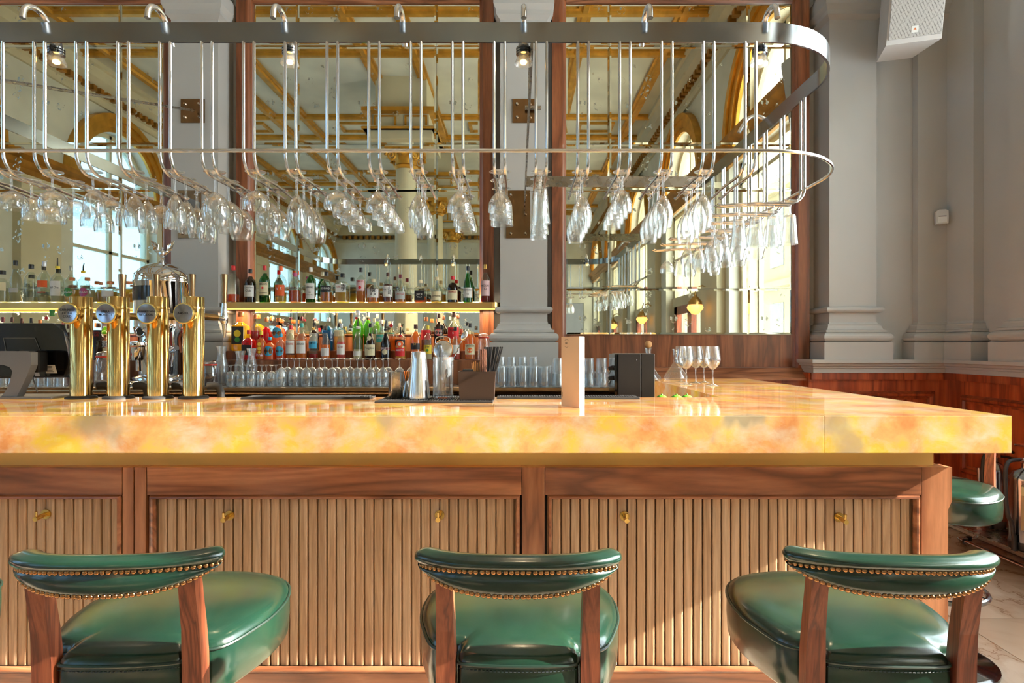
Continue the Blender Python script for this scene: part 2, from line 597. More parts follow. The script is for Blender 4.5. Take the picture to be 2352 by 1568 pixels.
def grille():
    m, nt, out = new_mat('speaker_grille')
    t = NT(nt)
    p = t.n('BsdfPrincipled')
    tc = t.coord((1, 1, 1), rot=(0, 0, 0))
    vo = t.n('TexVoronoi'); vo.inputs['Scale'].default_value = 130; vo.inputs['Randomness'].default_value = 0.0
    t.l(tc, vo.inputs['Vector'])
    t.l(t.ramp(vo.outputs['Distance'], [(0.25, lin((120, 116, 112))), (0.45, lin((206, 202, 198)))]), p.inputs['Base Color'])
    p.inputs['Roughness'].default_value = 0.5
    t.l(p.outputs[0], out.inputs['Surface'])
    MATS['speaker_grille'] = m
grille()
M = MATS

_dyn = {}
def flat(color, rough=0.45, metal=0.0):
    """plain coloured material, cached"""
    key = ('f', tuple(color), rough, metal)
    if key not in _dyn:
        _dyn[key] = principled('tint_%02x%02x%02x' % tuple(int(c) for c in color), color, rough, metal, vary=0.06, vscale=14)
    return _dyn[key]

def tinted_glass(color, body=0.25):
    key = ('g', tuple(color), body)
    if key not in _dyn:
        c = lin(color)[:3]
        _dyn[key] = glass('bottle_glass_%02x%02x%02x' % tuple(int(x) for x in color), c, 1.5, body=body, body_col=c, rough=0.03, edge=1.0)
    return _dyn[key]

def liquid(color):
    key = ('l', tuple(color))
    if key not in _dyn:
        c = lin(color)[:3]
        hi = tuple(min(1, x ** 0.85) for x in c)
        _dyn[key] = glass('liquid_%02x%02x%02x' % tuple(int(x) for x in color), hi, 1.33, body=0.5, body_col=hi, rough=0.05, edge=0.5)
    return _dyn[key]
# ------------------------------------------------------------------ the room
CEIL = 6.6
XR, XL, YB, YR = 3.32, -8.1, 4.70, -16.8

# floor: marble slabs where the camera sees them, plain bed elsewhere
fl = struct('floor', MB().box(XL - 0.4, XR + 0.4, YR - 0.3, YB + 0.2, -0.12, -0.006), M['marble'], 'pale veined marble floor of the bar room')
TS = 0.62
tile_me = MB().bbox(0.0015, TS - 0.0015, 0.0015, TS - 0.0015, -0.0055, 0.0, 0.0012).mesh('floor_tile')
for i in range(-1, 5):
    for j in range(0, 8):
        x0 = 0.9 + i * TS
        if x0 + TS > XR + 0.01 or (x0 < 1.0 and j * TS > 0.9):
            continue
        put('floor_tile', tile_me, M['marble'], fl, (x0, -0.2 + j * TS, 0.0))

struct('ceiling', MB().box(XL - 0.4, XR + 0.4, YR - 0.3, YB + 0.2, CEIL, CEIL + 0.2), M['plaster'], 'high cream plaster ceiling with gilded bands')
ceil = bpy.data.objects['ceiling']
beam_x = MB().prism([(-0.11, 0), (-0.11, -0.05), (-0.06, -0.05), (-0.04, -0.09), (0.04, -0.09), (0.06, -0.05), (0.11, -0.05), (0.11, 0)], 'x', XL, XR).mesh('beam')
beam_y = MB().prism([(-0.11, 0), (-0.11, -0.05), (-0.06, -0.05), (-0.04, -0.09), (0.04, -0.09), (0.06, -0.05), (0.11, -0.05), (0.11, 0)], 'y', YR, YB).mesh('beam')
for k in range(5):
    for dy in (0.05, -1.25):
        put('beam', beam_x, M['gold_paint'], ceil, (0, dy - 4.25 * k, CEIL))
for bx in (-7.3, -5.6, -4.9, -2.75, -1.85, 0.35, 1.05, 2.6):
    put('beam', beam_y, M['gold_paint'], ceil, (bx, 0, CEIL))
# small gilded square frames in the ceiling panels between the cross bands
def sq_frame(a, b, w=0.07):
    m = MB()
    m.box(-a, a, -b, -b + w, -0.05, 0); m.box(-a, a, b - w, b, -0.05, 0)
    m.box(-a, -a + w, -b + w, b - w, -0.05, 0); m.box(a - w, a, -b + w, b - w, -0.05, 0)
    return m.mesh('ceiling_frame')
sqm = sq_frame(0.42, 0.30)
for k in range(4):
    for cx_ in (-6.4, -3.85, -0.75, 1.85):
        put('ceiling_frame', sqm, M['gold_paint'], ceil, (cx_, -0.6 - 4.25 * k, CEIL))

struct('wall_back', MB().box(XL - 0.4, XR + 0.4, YB, YB + 0.2, 0, CEIL), M['paint'], 'grey painted wall behind the bar')
rear = MB()
rear.box(XL - 0.4, XR + 0.4, YR - 0.3, YR, 3.25, CEIL)
for a, b in ((XL - 0.4, -7.4), (-4.2, -3.6), (-0.4, 0.2), (2.9, XR + 0.4)):
    rear.box(a, b, YR - 0.3, YR, 0, 3.25)
wr = struct('wall_rear', rear, M['plaster'], 'far plaster wall with tall glazed openings')
for a, b in ((-7.4, -4.2), (-3.6, -0.4), (0.2, 2.9)):
    obj('pane', MB().box(a, b, YR - 0.16, YR - 0.15, 0.02, 3.25), M['window_grey'], wr)

def side_wall(name, Xin, s, bays, lab):
    """wall with tall windows below and arched lights above; s = +1 grows to +X"""
    Xo = Xin + s * 0.38
    xa, xb = min(Xin, Xo), max(Xin, Xo)
    w = MB()
    w.box(xa, xb, YR, YB, 0, 1.0)
    w.box(xa, xb, YR, YB, 4.2, 4.47)
    # piers (below) between openings
    edges = sorted([(y0, y1) for (_, y0, y1) in bays])
    y = YR
    for y0, y1 in edges:
        w.box(xa, xb, y, y0, 1.0, 4.2)
        y = y1
    w.box(xa, xb, y, YB, 1.0, 4.2)
    R = 1.15
    y = YR
    for yc in sorted(b[0] for b in bays):
        w.box(xa, xb, y, yc - R, 4.47, CEIL)
        N = 14
        for i in range(N):
            a0, a1 = PI - PI * i / N, PI - PI * (i + 1) / N
            p0 = (yc + R * math.cos(a0), 4.47 + R * math.sin(a0)); p1 = (yc + R * math.cos(a1), 4.47 + R * math.sin(a1))
            w.hexa([(xa, p0[0], p0[1]), (xb, p0[0], p0[1]), (xb, p1[0], p1[1]), (xa, p1[0], p1[1]),
                    (xa, p0[0], CEIL), (xb, p0[0], CEIL), (xb, p1[0], CEIL), (xa, p1[0], CEIL)])
        y = yc + R
    w.box(xa, xb, y, YB, 4.47, CEIL)
    return struct(name, w, M['plaster'], lab)

BAYS_R = [(1.55, 0.0, 3.56)] + [(1.55 - 4.25 * k, 1.55 - 4.25 * k - 1.25, 1.55 - 4.25 * k + 1.25) for k in range(1, 5)]
BAYS_L = [(1.55 - 4.25 * k, 1.55 - 4.25 * k - 1.25, 1.55 - 4.25 * k + 1.25) for k in range(0, 5)]
side_wall('wall_right', XR, 1, BAYS_R, 'side wall with tall windows and gilded arches')
side_wall('wall_left', XL, -1, BAYS_L, 'far side wall with arched windows')

trim_no = [0]
def trim(mb, material, lab):
    trim_no[0] += 1
    return struct('trim_%d' % trim_no[0], mb, M[material], lab)

win_no = [0]
def bay_fittings(Xin, s, yc, y0, y1, sunny=False, gl='window_glass', gl2='window_cream'):
    # gilded archivolt, three stepped bands
    a = MB()
    N = 20
    for r0, r1, d in ((1.15, 1.24, 0.05), (1.24, 1.38, 0.09), (1.38, 1.5, 0.13)):
        for i in range(N):
            a0, a1 = PI * i / N, PI * (i + 1) / N
            pts = []
            for xx in (Xin, Xin - s * d):
                for (r, q) in ((r0, a0), (r1, a0), (r1, a1), (r0, a1)):
                    pts.append((xx, yc + r * math.cos(q), 4.47 + r * math.sin(q)))
            a.hexa(pts)
    trim(a, 'gold_paint', 'gilded moulding round an arched window')
    # arched light and tall light: frames and panes
    win_no[0] += 1
    fr = MB()
    xm = Xin + s * 0.18
    xa, xb = min(xm, xm + s * 0.07), max(xm, xm + s * 0.07)
    for i in range(N):
        a0, a1 = PI * i / N, PI * (i + 1) / N
        pts = []
        for xx in (xa, xb):
            for (r, q) in ((1.06, a0), (1.155, a0), (1.155, a1), (1.06, a1)):
                pts.append((xx, yc + r * math.cos(q), 4.47 + r * math.sin(q)))
        fr.hexa(pts)
    fr.box(xa, xb, yc - 0.035, yc + 0.035, 4.47, 5.6)
    fr.box(xa, xb, yc - 1.1, yc + 1.1, 4.47, 4.56)
    wname = 'window_%d' % win_no[0]
    wo = tag(obj(wname, fr, M['stone_cream']), 'tall arched window with cream frame', None, None, 'structure')
    pane = MB().prism([(yc + 1.1 * math.cos(PI * i / 16), 4.5 + 1.08 * math.sin(PI * i / 16)) for i in range(17)], 'x', xm + s * 0.03, xm + s * 0.038)
    obj('pane', pane, M[gl2], wo)
    lo = MB()
    lo.box(xa, xb, y0, y0 + 0.09, 1.0, 4.2); lo.box(xa, xb, y1 - 0.09, y1, 1.0, 4.2)
    lo.box(xa, xb, y0, y1, 1.0, 1.08); lo.box(xa, xb, y0, y1, 4.12, 4.2)
    if sunny:
        lo.box(xa, xb, y0, y1, 3.86, 3.92)
        lo.box(xa, xb, 0.66, 0.72, 1.0, 4.2)
    else:
        lo.box(xa - 0.03, xb + 0.03, y0, y1, 2.2, 2.4)
        lo.box(xa, xb, yc - 0.05, yc + 0.05, 2.4, 4.2)
        lo.box(xa, xb, y0, y1, 3.2, 3.26)
    obj('frame', lo, M['stone_cream'], wo)
    if not sunny:
        dk = MB()
        for ya, yb2 in ((y0 + 0.09, y0 + 0.3), (yc - 0.14, yc + 0.14), (y1 - 0.3, y1 - 0.09)):
            dk.box(xa - 0.02, xb + 0.02, ya, yb2, 1.08, 2.2)
        dk.box(xa - 0.02, xb + 0.02, y0 + 0.09, y1 - 0.09, 2.02, 2.2)
        obj('door_frame', dk, M['mahogany'], wo)
    obj('pane', MB().box(xm + s * 0.03 - 0.004, xm + s * 0.03 + 0.004, y0 + 0.09, y1 - 0.09, 1.08, 4.12), M[gl], wo)
    # portal guides sky light through this opening
    for zc, zh in ((2.6, 3.1), (5.0, 1.1)):
        if yc < -3: continue
        ld = bpy.data.lights.new('window_portal', 'AREA')
        ld.shape = 'RECTANGLE'; ld.size = zh; ld.size_y = (y1 - y0) if zc < 4 else 2.2
        ld.cycles.is_portal = True
        lo_ = bpy.data.objects.new('window_portal', ld)
        lo_.location = (Xin + s * 0.3, (y0 + y1) / 2 if zc < 4 else yc, zc)
        lo_.rotation_euler = Vector((-s, 0, 0)).to_track_quat('-Z', 'Y').to_euler()
        lo_['kind'] = 'helper'
        COL.objects.link(lo_)

for i, (yc, y0, y1) in enumerate(BAYS_R):
    bay_fittings(XR, 1, yc, y0, y1, sunny=(i == 0), gl='window_glass' if i == 0 else 'window_cream')
for i, (yc, y0, y1) in enumerate(BAYS_L):
    bay_fittings(XL, -1, yc, y0, y1, sunny=False, gl='window_blue', gl2='window_blue')

# pale stone building across the street, glimpsed through the side windows in the mirror
bd = thing('street_building', 'pale stone building across the street beyond the side windows', 'building', (10.0, -17.0, 0))
bmb = MB().box(0, 0.5, -16, 14.2, -0.5, 7.2); obj('facade', bmb, M['facade_stone'], bd)
bmb = MB().box(-0.3, 0.5, -16, 14.2, 7.2, 7.6); bmb.box(-0.15, 0.5, -16, 14.2, 3.6, 3.85); obj('cornice', bmb, M['facade_stone'], bd)
wme = MB().box(-0.02, 0.02, -0.6, 0.6, 0, 2.2).mesh('window')
for k in range(10):
    for z_ in (0.8, 4.4):
        put('window', wme, M['black_gloss'], bd, (0.0, -14.5 + k * 3.0, z_))

# string course under the arches, wall piers, cornice with dentils
for Xin, s, nm in ((XR, 1, 'the windowed side wall'), (XL, -1, 'the far side wall')):
    m = MB()
    prof = [(0, 4.12), (-0.06, 4.12), (-0.06, 4.24), (-0.1, 4.28), (-0.1, 4.36), (-0.2, 4.42), (-0.2, 4.5), (0, 4.5)]
    ya_, yb_ = (YR, 3.9) if s > 0 else (YR, YB)
    m.add([(Xin + s * u, ya_, z) for u, z in prof] + [(Xin + s * u, yb_, z) for u, z in prof],
          [(i, (i + 1) % 8, 8 + (i + 1) % 8, 8 + i) for i in range(8)] + [tuple(range(8)), tuple(range(15, 7, -1))])
    trim(m, 'gold_trim', 'gilded string course under the arches of ' + nm)
    c = MB()
    prof = [(0, 5.98), (-0.05, 5.98), (-0.05, 6.1), (-0.1, 6.12), (-0.1, 6.22), (-0.26, 6.34), (-0.3, 6.5), (-0.36, 6.52), (-0.36, 6.6), (0, 6.6)]
    n_ = len(prof)
    c.add([(Xin + s * u, YR, z) for u, z in prof] + [(Xin + s * u, YB, z) for u, z in prof],
          [(i, (i + 1) % n_, n_ + (i + 1) % n_, n_ + i) for i in range(n_)] + [tuple(range(n_)), tuple(range(2 * n_ - 1, n_ - 1, -1))])
    co = trim(c, 'stone_cream', 'plaster cornice along ' + nm)
    d = MB()
    y = YR
    while y < 4.5:
        xa, xb = sorted((Xin - s * 0.1, Xin - s * 0.2))
        d.box(xa, xb, y, y + 0.1, 6.12, 6.22)
        y += 0.19
    dn = obj('dentils', d, M['gold_trim'], co); dn['kind'] = 'stuff'
    p = MB()
    for k in range(0, 4):
        yp = -0.575 - 4.25 * k
        xa, xb = sorted((Xin, Xin - s * 0.14))
        p.box(xa, xb, yp - 0.42, yp + 0.42, 0, 4.12)
        p.box(min(xa, xa - s * 0.05), max(xb, xb - s * 0.05), yp - 0.47, yp + 0.47, 3.85, 3.95)
    trim(p, 'stone_cream', 'flat stone piers between the windows of ' + nm)
c = MB()
c.box(XL, XR, YR, YR + 0.25, 6.2, 6.6); c.box(XL, XR, YR, YR + 0.15, 5.9, 6.02)
co = trim(c, 'stone_cream', 'plaster cornice across the far wall')
d = MB()
x = XL + 0.4
while x < XR - 0.4:
    d.box(x, x + 0.13, YR, YR + 0.2, 6.03, 6.19); x += 0.25
dn = obj('dentils', d, M['gold_trim'], co); dn['kind'] = 'stuff'

# columns with gilded capitals deep in the room, seen in the mirrors
def column(x, y, lab):
    t = thing('column', lab, 'column', (x, y, 0), 0, 'columns deep in the room')
    obj('shaft', MB().lathe([(0.30, 0), (0.30, 0.1), (0.26, 0.16), (0.28, 0.22), (0.24, 0.3), (0.235, 2.0), (0.2, 4.96)], 28), M['stone_cream'], t)
    cap = MB().lathe([(0.2, 4.9), (0.25, 4.96), (0.2, 5.0), (0.21, 5.08), (0.27, 5.2), (0.3, 5.25)], 24)
    cap.box(-0.36, 0.36, -0.36, 0.36, 5.25, 5.34)
    for sx in (-1, 1):
        for sy in (-1, 1):
            sp = []
            for i in range(22):
                a = i * 0.55
                r = 0.14 * (1 - i / 24.0)
                sp.append((sx * (0.24 + 0.0 * i) + sx * r * math.cos(a) * 0.8, sy * 0.27, 5.13 + r * math.sin(a)))
            cap.tube(sp, 0.035, 6, r_end=0.012)
    cap.sphere((0, -0.3, 5.2), 0.09); cap.sphere((0, 0.3, 5.2), 0.09)
    obj('capital', cap, M['gold_paint'], t)
    e = MB()
    e.box(-0.62, 0.62, -0.62, 0.62, 5.34, 5.5); e.box(-0.7, 0.7, -0.7, 0.7, 5.5, 5.56)
    e.box(-0.55, 0.55, -0.55, 0.55, 5.56, 5.9); e.box(-0.5, 0.5, -0.5, 0.5, 5.9, CEIL)
    obj('entablature', e, M['stone_cream'], t)
    g = MB()
    g.box(-0.72, 0.72, -0.72, 0.72, 5.50, 5.54); g.box(-0.72, 0.72, -0.72, 0.72, 5.84, 5.92)
    for sx in (-0.3, 0.3):
        for sy in (-0.57, 0.57):
            g.box(sx - 0.22, sx + 0.22, min(sy, sy * 0.96), max(sy, sy * 0.96), 5.58, 5.61); g.box(sx - 0.22, sx + 0.22, min(sy, sy * 0.96), max(sy, sy * 0.96), 5.78, 5.81)
            g.box(sx - 0.22, sx - 0.18, min(sy, sy * 0.96), max(sy, sy * 0.96), 5.61, 5.78); g.box(sx + 0.18, sx + 0.22, min(sy, sy * 0.96), max(sy, sy * 0.96), 5.61, 5.78)
    obj('gilding', g, M['gold_paint'], t)
    return t
for k, w_ in enumerate(('nearest', 'middle', 'farthest')):
    column(-2.28, -2.7 - 4.25 * k, 'cream stone column with gilded capital, %s of the row in the mirror' % w_)

# wall lamps between the windows, seen in the mirror
for k, w_ in enumerate(('largest', 'middle', 'smallest')):
    t = thing('wall_lamp', 'brass wall lamp with glowing glass bowl, %s of three in the mirror' % w_, 'lamp', (XR - 0.14, -0.575 - 4.25 * k, 1.95), 0, 'wall lamps between the windows')
    obj('arm', MB().tube([(0, 0, 0.35), (-0.1, 0, 0.4), (-0.2, 0, 0.36), (-0.22, 0, 0.26)], 0.012, 8).lathe([(0.05, 0), (0.05, 0.02)], 14, (-0.02, 0, 0.34)), M['brass'], t)
    obj('dome', MB().lathe([(0.115, 0.08), (0.11, 0.13), (0.07, 0.18), (0.035, 0.22), (0.02, 0.27)], 20, (-0.22, 0, 0)), M['brass_satin'], t)
    obj('glass_bowl', MB().lathe([(0.0, -0.09), (0.06, -0.07), (0.12, 0.0), (0.135, 0.03), (0.115, 0.08)], 20, (-0.22, 0, 0)), M['sconce_glass'], t)

# ---- pilasters, ledge, dado on the bar wall
def ring3(mb, x0, x1, yf, yb, prof):
    """sweep profile [(offset, z)] round the front and two sides of a pilaster"""
    rows = []
    for o, z in prof:
        rows.append([(x0 - o, yb, z), (x0 - o, yf - o, z), (x1 + o, yf - o, z), (x1 + o, yb, z)])
    v = [p for r in rows for p in r]
    f = []
    for i in range(len(rows) - 1):
        for k in range(3):
            f.append((i * 4 + k, i * 4 + k + 1, i * 4 + 4 + k + 1, i * 4 + 4 + k))
    f.append((0, 1, 2, 3)); f.append(tuple(len(v) - 4 + k for k in (3, 2, 1, 0)))
    mb.add(v, f)
def half_round(o, z0, z1, n=7):
    r = (z1 - z0) / 2
    return [(o + r * math.sin(PI * i / n), (z0 + z1) / 2 - r * math.cos(PI * i / n)) for i in range(n + 1)]
BASE = [(0.078, 1.365)] + half_round(0.045, 1.367, 1.438) + [(0.05, 1.442), (0.05, 1.456), (0.034, 1.46), (0.026, 1.475), (0.022, 1.488), (0.022, 1.5), (0.008, 1.503), (0.0, 1.52)]
pil_no = [0]
def pilaster(x0, x1, yf, yb, zplinth, lab, torus=True):
    m = MB()
    m.box(x0, x1, yf, yb, zplinth, CEIL)
    pil_no[0] += 1
    o = obj('pilaster', m, M['paint'])
    tag(o, lab, None, None, 'structure')
    b = MB()
    ring3(b, x0, x1, yf, yb, [(0.0, zplinth), (0.078, zplinth)] + BASE)
    obj('base_moulding', b, M['paint'], o)
    if torus:
        b = MB(); ring3(b, x0, x1, yf, yb, half_round(0.0, 1.588, 1.634) )
        b2 = MB(); ring3(b2, x0, x1, yf, yb, [(0, 1.588)] + [(u + 0.018, z) for u, z in half_round(0.0, 1.590, 1.632)] + [(0, 1.634)])
        obj('neck_moulding', b2, M['paint'], o)
    c = MB(); ring3(c, x0, x1, yf, yb, [(0, 3.80), (0.03, 3.83), (0.03, 3.86), (0.05, 3.9), (0.05, 4.0), (0.0, 4.02)])
    obj('cap_moulding', c, M['paint'], o)
    return o
PY = 4.46
PIL = [-2.444 - 2.487, -2.444, 0.043, 2.53]
pilaster(PIL[0] - 0.178, PIL[0] + 0.178, PY, YB, 0, 'grey pilaster beyond the left mirror')
pilaster(PIL[1] - 0.178, PIL[1] + 0.178, PY, YB, 0, 'grey pilaster behind the beer taps')
pilaster(PIL[2] - 0.178, PIL[2] + 0.178, PY, YB, 0, 'grey pilaster behind the straws and tumblers')
pilaster(PIL[3] - 0.178, PIL[3] + 0.178, PY, YB, 1.2, 'grey pilaster beside the loudspeaker')
# recessed wall up to the room corner, corner pilasters
w = MB(); w.box(2.70, XR + 0.05, 4.52, YB, 0, CEIL)
struct('wall_side_strip', MB().box(3.312, 3.33, 3.57, 4.53, 1.2, 4.1), M['paint'], 'shaded grey side wall between the corner pilasters')
struct('wall_corner', w, M['paint'], 'shaded grey wall between the last two pilasters')
pilaster(3.02, 3.26, PY, 4.56, 1.2, 'grey corner pilaster carrying the alarm sensor', torus=False)
def side_pilaster(y0, y1, lab):
    m = MB(); m.box(3.24, XR + 0.02, y0, y1, 1.2, 4.12)
    o = tag(obj('pilaster', m, M['paint']), lab, None, None, 'structure')
    b = MB(); ring3(b, y0, y1, 0.0, 0.09, [(0.0, 1.2), (0.078, 1.2)] + BASE)
    Mx = Matrix(((0, 1, 0, 3.24), (1, 0, 0, 0), (0, 0, 1, 0), (0, 0, 0, 1)))
    b.xf(Mx)
    obj('base_moulding', b, M['paint'], o)
side_pilaster(4.2, 4.46, 'side wall half of the grey corner pilaster')
side_pilaster(3.58, 3.895, 'grey side wall pilaster at the right edge')

# moulded ledge over the wood dado
LP = [(0.0, 1.137), (0.045, 1.137), (0.045, 1.168), (0.055, 1.172), (0.055, 1.184), (0.075, 1.190), (0.082, 1.205), (0.1, 1.212), (0.1, 1.236), (0.0, 1.236)]
m = MB()
rows = []
for u, z in LP:
    rows.append([(2.235 - u * 0.6, YB, z), (2.235 - u * 0.6, PY - u, z), (3.24 - u, PY - u, z), (3.24 - u, 3.4, z), (3.34, 3.4, z), (3.34, YB, z)])
v = [p for r in rows for p in r]
f = []
for i in range(len(rows) - 1):
    for k in range(6):
        f.append((i * 6 + k, i * 6 + (k + 1) % 6, i * 6 + 6 + (k + 1) % 6, i * 6 + 6 + k))
f.append(tuple(range(6))); f.append(tuple(len(v) - 1 - k for k in range(6)))
m.add(v, f)
trim(m, 'paint', 'moulded grey ledge running above the wood dado')

dado = MB()
dado.box(2.19, 3.25, PY - 0.01, YB, 0.14, 1.137)
dado.box(3.22, XR + 0.01, 2.5, PY - 0.01, 0.14, 1.137)
do = struct('wall_dado', dado, M['mahogany'], 'polished reddish wood dado around the room corner')
cap = MB(); cap.box(2.2, 3.205, PY - 0.035, PY - 0.01, 1.085, 1.136); cap.box(3.195, 3.22, 2.5, PY - 0.01, 1.085, 1.136)
obj('dado_rail', cap, M['mahogany'], do)
def raised_frame_y(x0, x1, z0, z1, y, w=0.05, d=0.025):
    m = MB()
    pr = [(0, 0), (0.3, -1), (0.6, -0.9), (0.75, -0.4), (1, -0.3), (1, 0)]
    def strip(p0, p1, inward):
        pass
    rows = []
    for u, q in pr:
        rows.append([(x0 + u * w, y + q * d, z0 + u * w), (x1 - u * w, y + q * d, z0 + u * w), (x1 - u * w, y + q * d, z1 - u * w), (x0 + u * w, y + q * d, z1 - u * w)])
    v = [p for r in rows for p in r]
    f = []
    for i in range(len(rows) - 1):
        for k in range(4):
            f.append((i * 4 + k, i * 4 + (k + 1) % 4, i * 4 + 4 + (k + 1) % 4, i * 4 + 4 + k))
    m.add(v, f)
    return m
obj('panel_moulding', raised_frame_y(2.5, 3.14, 0.42, 0.997, PY - 0.01, 0.06, 0.03), M['mahogany'], do)
Mx = Matrix(((0, 1, 0, 0), (1, 0, 0, 0), (0, 0, 1, 0), (0, 0, 0, 1)))
obj('panel_moulding', raised_frame_y(3.62, 4.28, 0.42, 0.985, 3.22, 0.06, 0.03).xf(Mx), M['mahogany'], do)
obj('panel_moulding', raised_frame_y(2.7, 3.5, 0.42, 0.985, 3.22, 0.06, 0.03).xf(Mx), M['mahogany'], do)
bb = MB(); bb.box(3.19, XR, 2.3, PY, 0.0, 0.14); bb.box(2.19, 3.19, PY - 0.04, PY, 0, 0.14)
struct('baseboard_right', bb, M['paint_white'], 'white skirting below the wood dado')

# ---- bevelled antique mirrors in walnut frames
tile_cache = {}
def mirror_tile(w, h):
    k = (round(w, 3), round(h, 3))
    if k not in tile_cache:
        b, d = 0.014, 0.0011
        v = [(-w / 2, 0, -h / 2), (w / 2, 0, -h / 2), (w / 2, 0, h / 2), (-w / 2, 0, h / 2),
             (-w / 2 + b, -d, -h / 2 + b), (w / 2 - b, -d, -h / 2 + b), (w / 2 - b, -d, h / 2 - b), (-w / 2 + b, -d, h / 2 - b)]
        tile_cache[k] = MB().add(v, [(0, 3, 2, 1), (4, 5, 6, 7), (0, 1, 5, 4), (1, 2, 6, 5), (2, 3, 7, 6), (3, 0, 4, 7)]).mesh('mirror_tile')
    return tile_cache[k]
MY = 4.65
COLS = [0.343, 1.091, 0.343]
ROWZ = [1.428, 1.788, 2.566, 2.923, 3.691, 4.03]
def wall_mirror(x0, lab, zlow=1.428, sill=False):
    """x0: left edge of the mirror field"""
    W = sum(COLS)
    t = thing('wall_mirror', lab, 'mirror', (x0 + W / 2, MY, zlow))
    z0 = zlow
    xs = [-W / 2, -W / 2 + COLS[0], -W / 2 + COLS[0] + COLS[1], W / 2]
    for i in range(3):
        for j in range(5):
            w_, h_ = xs[i + 1] - xs[i], ROWZ[j + 1] - ROWZ[j]
            put('mirror_tile', mirror_tile(w_ - 0.002, h_ - 0.002), M['antique_mirror'], t, ((xs[i] + xs[i + 1]) / 2, 0, (ROWZ[j] + ROWZ[j + 1]) / 2 - z0))
    fw = 0.112
    zb = -0.34
    for s in (-1, 1):
        m = MB()
        prof = [(0.0, 0.045), (0.0, -0.01), (0.016, -0.022), (0.016, -0.032), (0.03, -0.05), (fw, -0.06), (fw, 0.045)]
        m.prism([(s * (W / 2 + u), q) for u, q in prof], 'z', zb, ROWZ[-1] - z0 + 0.1)
        obj('frame_stile', m, M['walnut'], t)
    m = MB(); prof = [(0.0, 0.045), (0.0, -0.01), (0.016, -0.022), (0.016, -0.032), (0.03, -0.05), (0.1, -0.06), (0.1, 0.045)]
    m.prism([(q, ROWZ[-1] - z0 + u) for u, q in prof], 'x', -W / 2, W / 2)
    obj('frame_rail', m, M['walnut_rail'], t)
    m = MB(); m.box(-W / 2, W / 2, -0.012, 0.045, zb, -0.006)
    obj('apron_panel', m, M['walnut'], t)
    m = MB(); m.box(-W / 2, W / 2, -0.02, 0.045, -0.006, 0.0)
    obj('bead', m, M['walnut_rail'], t)
    if sill:
        m = MB(); m.prism([(-0.012, -0.255), (-0.05, -0.262), (-0.165, -0.335), (-0.165, -0.352), (-0.012, -0.352)], 'x', 0.66 - (x0 + W / 2), W / 2 + fw)
        obj('sill', m, M['walnut_rail'], t)
        m = MB(); m.box(0.66 - (x0 + W / 2), W / 2 + fw, -0.13, 0.04, -1.4, -0.352)
        obj('lower_panel', m, M['mahogany'], t)
    return t
MX0 = -2.079
wall_mirror(MX0 - 2.487, 'antique gold-tinted mirror behind the touchscreen till and beer taps')
wall_mirror(MX0, 'antique gold-tinted mirror above the middle bottle shelf')
wall_mirror(MX0 + 2.456, 'antique gold-tinted mirror above the five wine glasses', sill=True)
# ------------------------------------------------------------------ the bar counter
ZC = 1.10                       # counter top
TH = 0.125
YF, YBK = 1.991, 2.72           # front run
XE, XI = 1.665, 0.94            # right end, inner edge of the wing
WYE = 4.46                      # wing end at the wall

def slab(poly, z0, z1, b=0.0018):
    bm = bmesh.new()
    vs_ = [bm.verts.new((x, y, z0)) for x, y in poly]
    f_ = bm.faces.new(vs_)
    ex = bmesh.ops.extrude_face_region(bm, geom=[f_])
    bmesh.ops.translate(bm, vec=(0, 0, z1 - z0), verts=[e for e in ex['geom'] if isinstance(e, bmesh.types.BMVert)])
    bmesh.ops.bevel(bm, geom=list(bm.edges), offset=b, segments=2, profile=0.5, affect='EDGES')
    return MB().bm(bm)
top = thing('onyx_countertop', 'thick glowing orange onyx countertop over the wooden bar', 'countertop', (0, YF, ZC))
XJ = X_of(1893, YF)
off = (0, -YF, -ZC)
def local(mb): return mb.xf(Matrix.Translation(off))
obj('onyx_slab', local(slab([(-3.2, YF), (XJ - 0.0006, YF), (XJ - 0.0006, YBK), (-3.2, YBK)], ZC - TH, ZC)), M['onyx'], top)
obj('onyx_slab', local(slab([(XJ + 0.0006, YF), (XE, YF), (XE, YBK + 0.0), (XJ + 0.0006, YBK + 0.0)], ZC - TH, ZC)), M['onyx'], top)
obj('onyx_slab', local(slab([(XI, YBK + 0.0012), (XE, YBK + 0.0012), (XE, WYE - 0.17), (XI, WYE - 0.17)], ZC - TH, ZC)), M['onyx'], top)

bar = thing('bar_counter', 'walnut bar front with fluted oak panels and brass hooks', 'bar counter', (0, 0, 0))
YW, XW = 2.107, 1.549           # wood face, wood right end
YBR, XBR = 2.146, 1.51          # brass face
br = MB(); br.box(-3.2, XBR, YBR, YBR + 0.02, 0.903, ZC - TH)
obj('brass_plinth', br, M['brass_plinth'], bar)
br = MB(); br.box(XBR - 0.02, XBR, YBR + 0.02, WYE - 0.2, 0.903, ZC - TH)
obj('brass_plinth', br, M['brass_plinth'], bar)
body = MB()
body.box(-3.2, XW - 0.03, YW + 0.05, YBK - 0.05, 0.02, 0.895)
body.box(XI + 0.06, XW - 0.03, YBK - 0.05, WYE - 0.2, 0.02, 0.895)
body.box(-3.2, XBR - 0.03, YBR + 0.02, YBK - 0.02, 0.895, ZC - TH - 0.001)
body.box(XI + 0.02, XBR - 0.03, YBK - 0.02, WYE - 0.2, 0.895, ZC - TH - 0.001)
obj('carcass', body, M['dark_interior'], bar)
# panel openings in pixels of the wood face
PX = lambda px: X_of(px, YW)
PZ = lambda py: Z_of(py, YW)
zt, zb_, z_top = PZ(1137), PZ(1545), 0.903
panels = [(-2.6, PX(278)), (PX(343), PX(1194)), (PX(1258), PX(2113))]
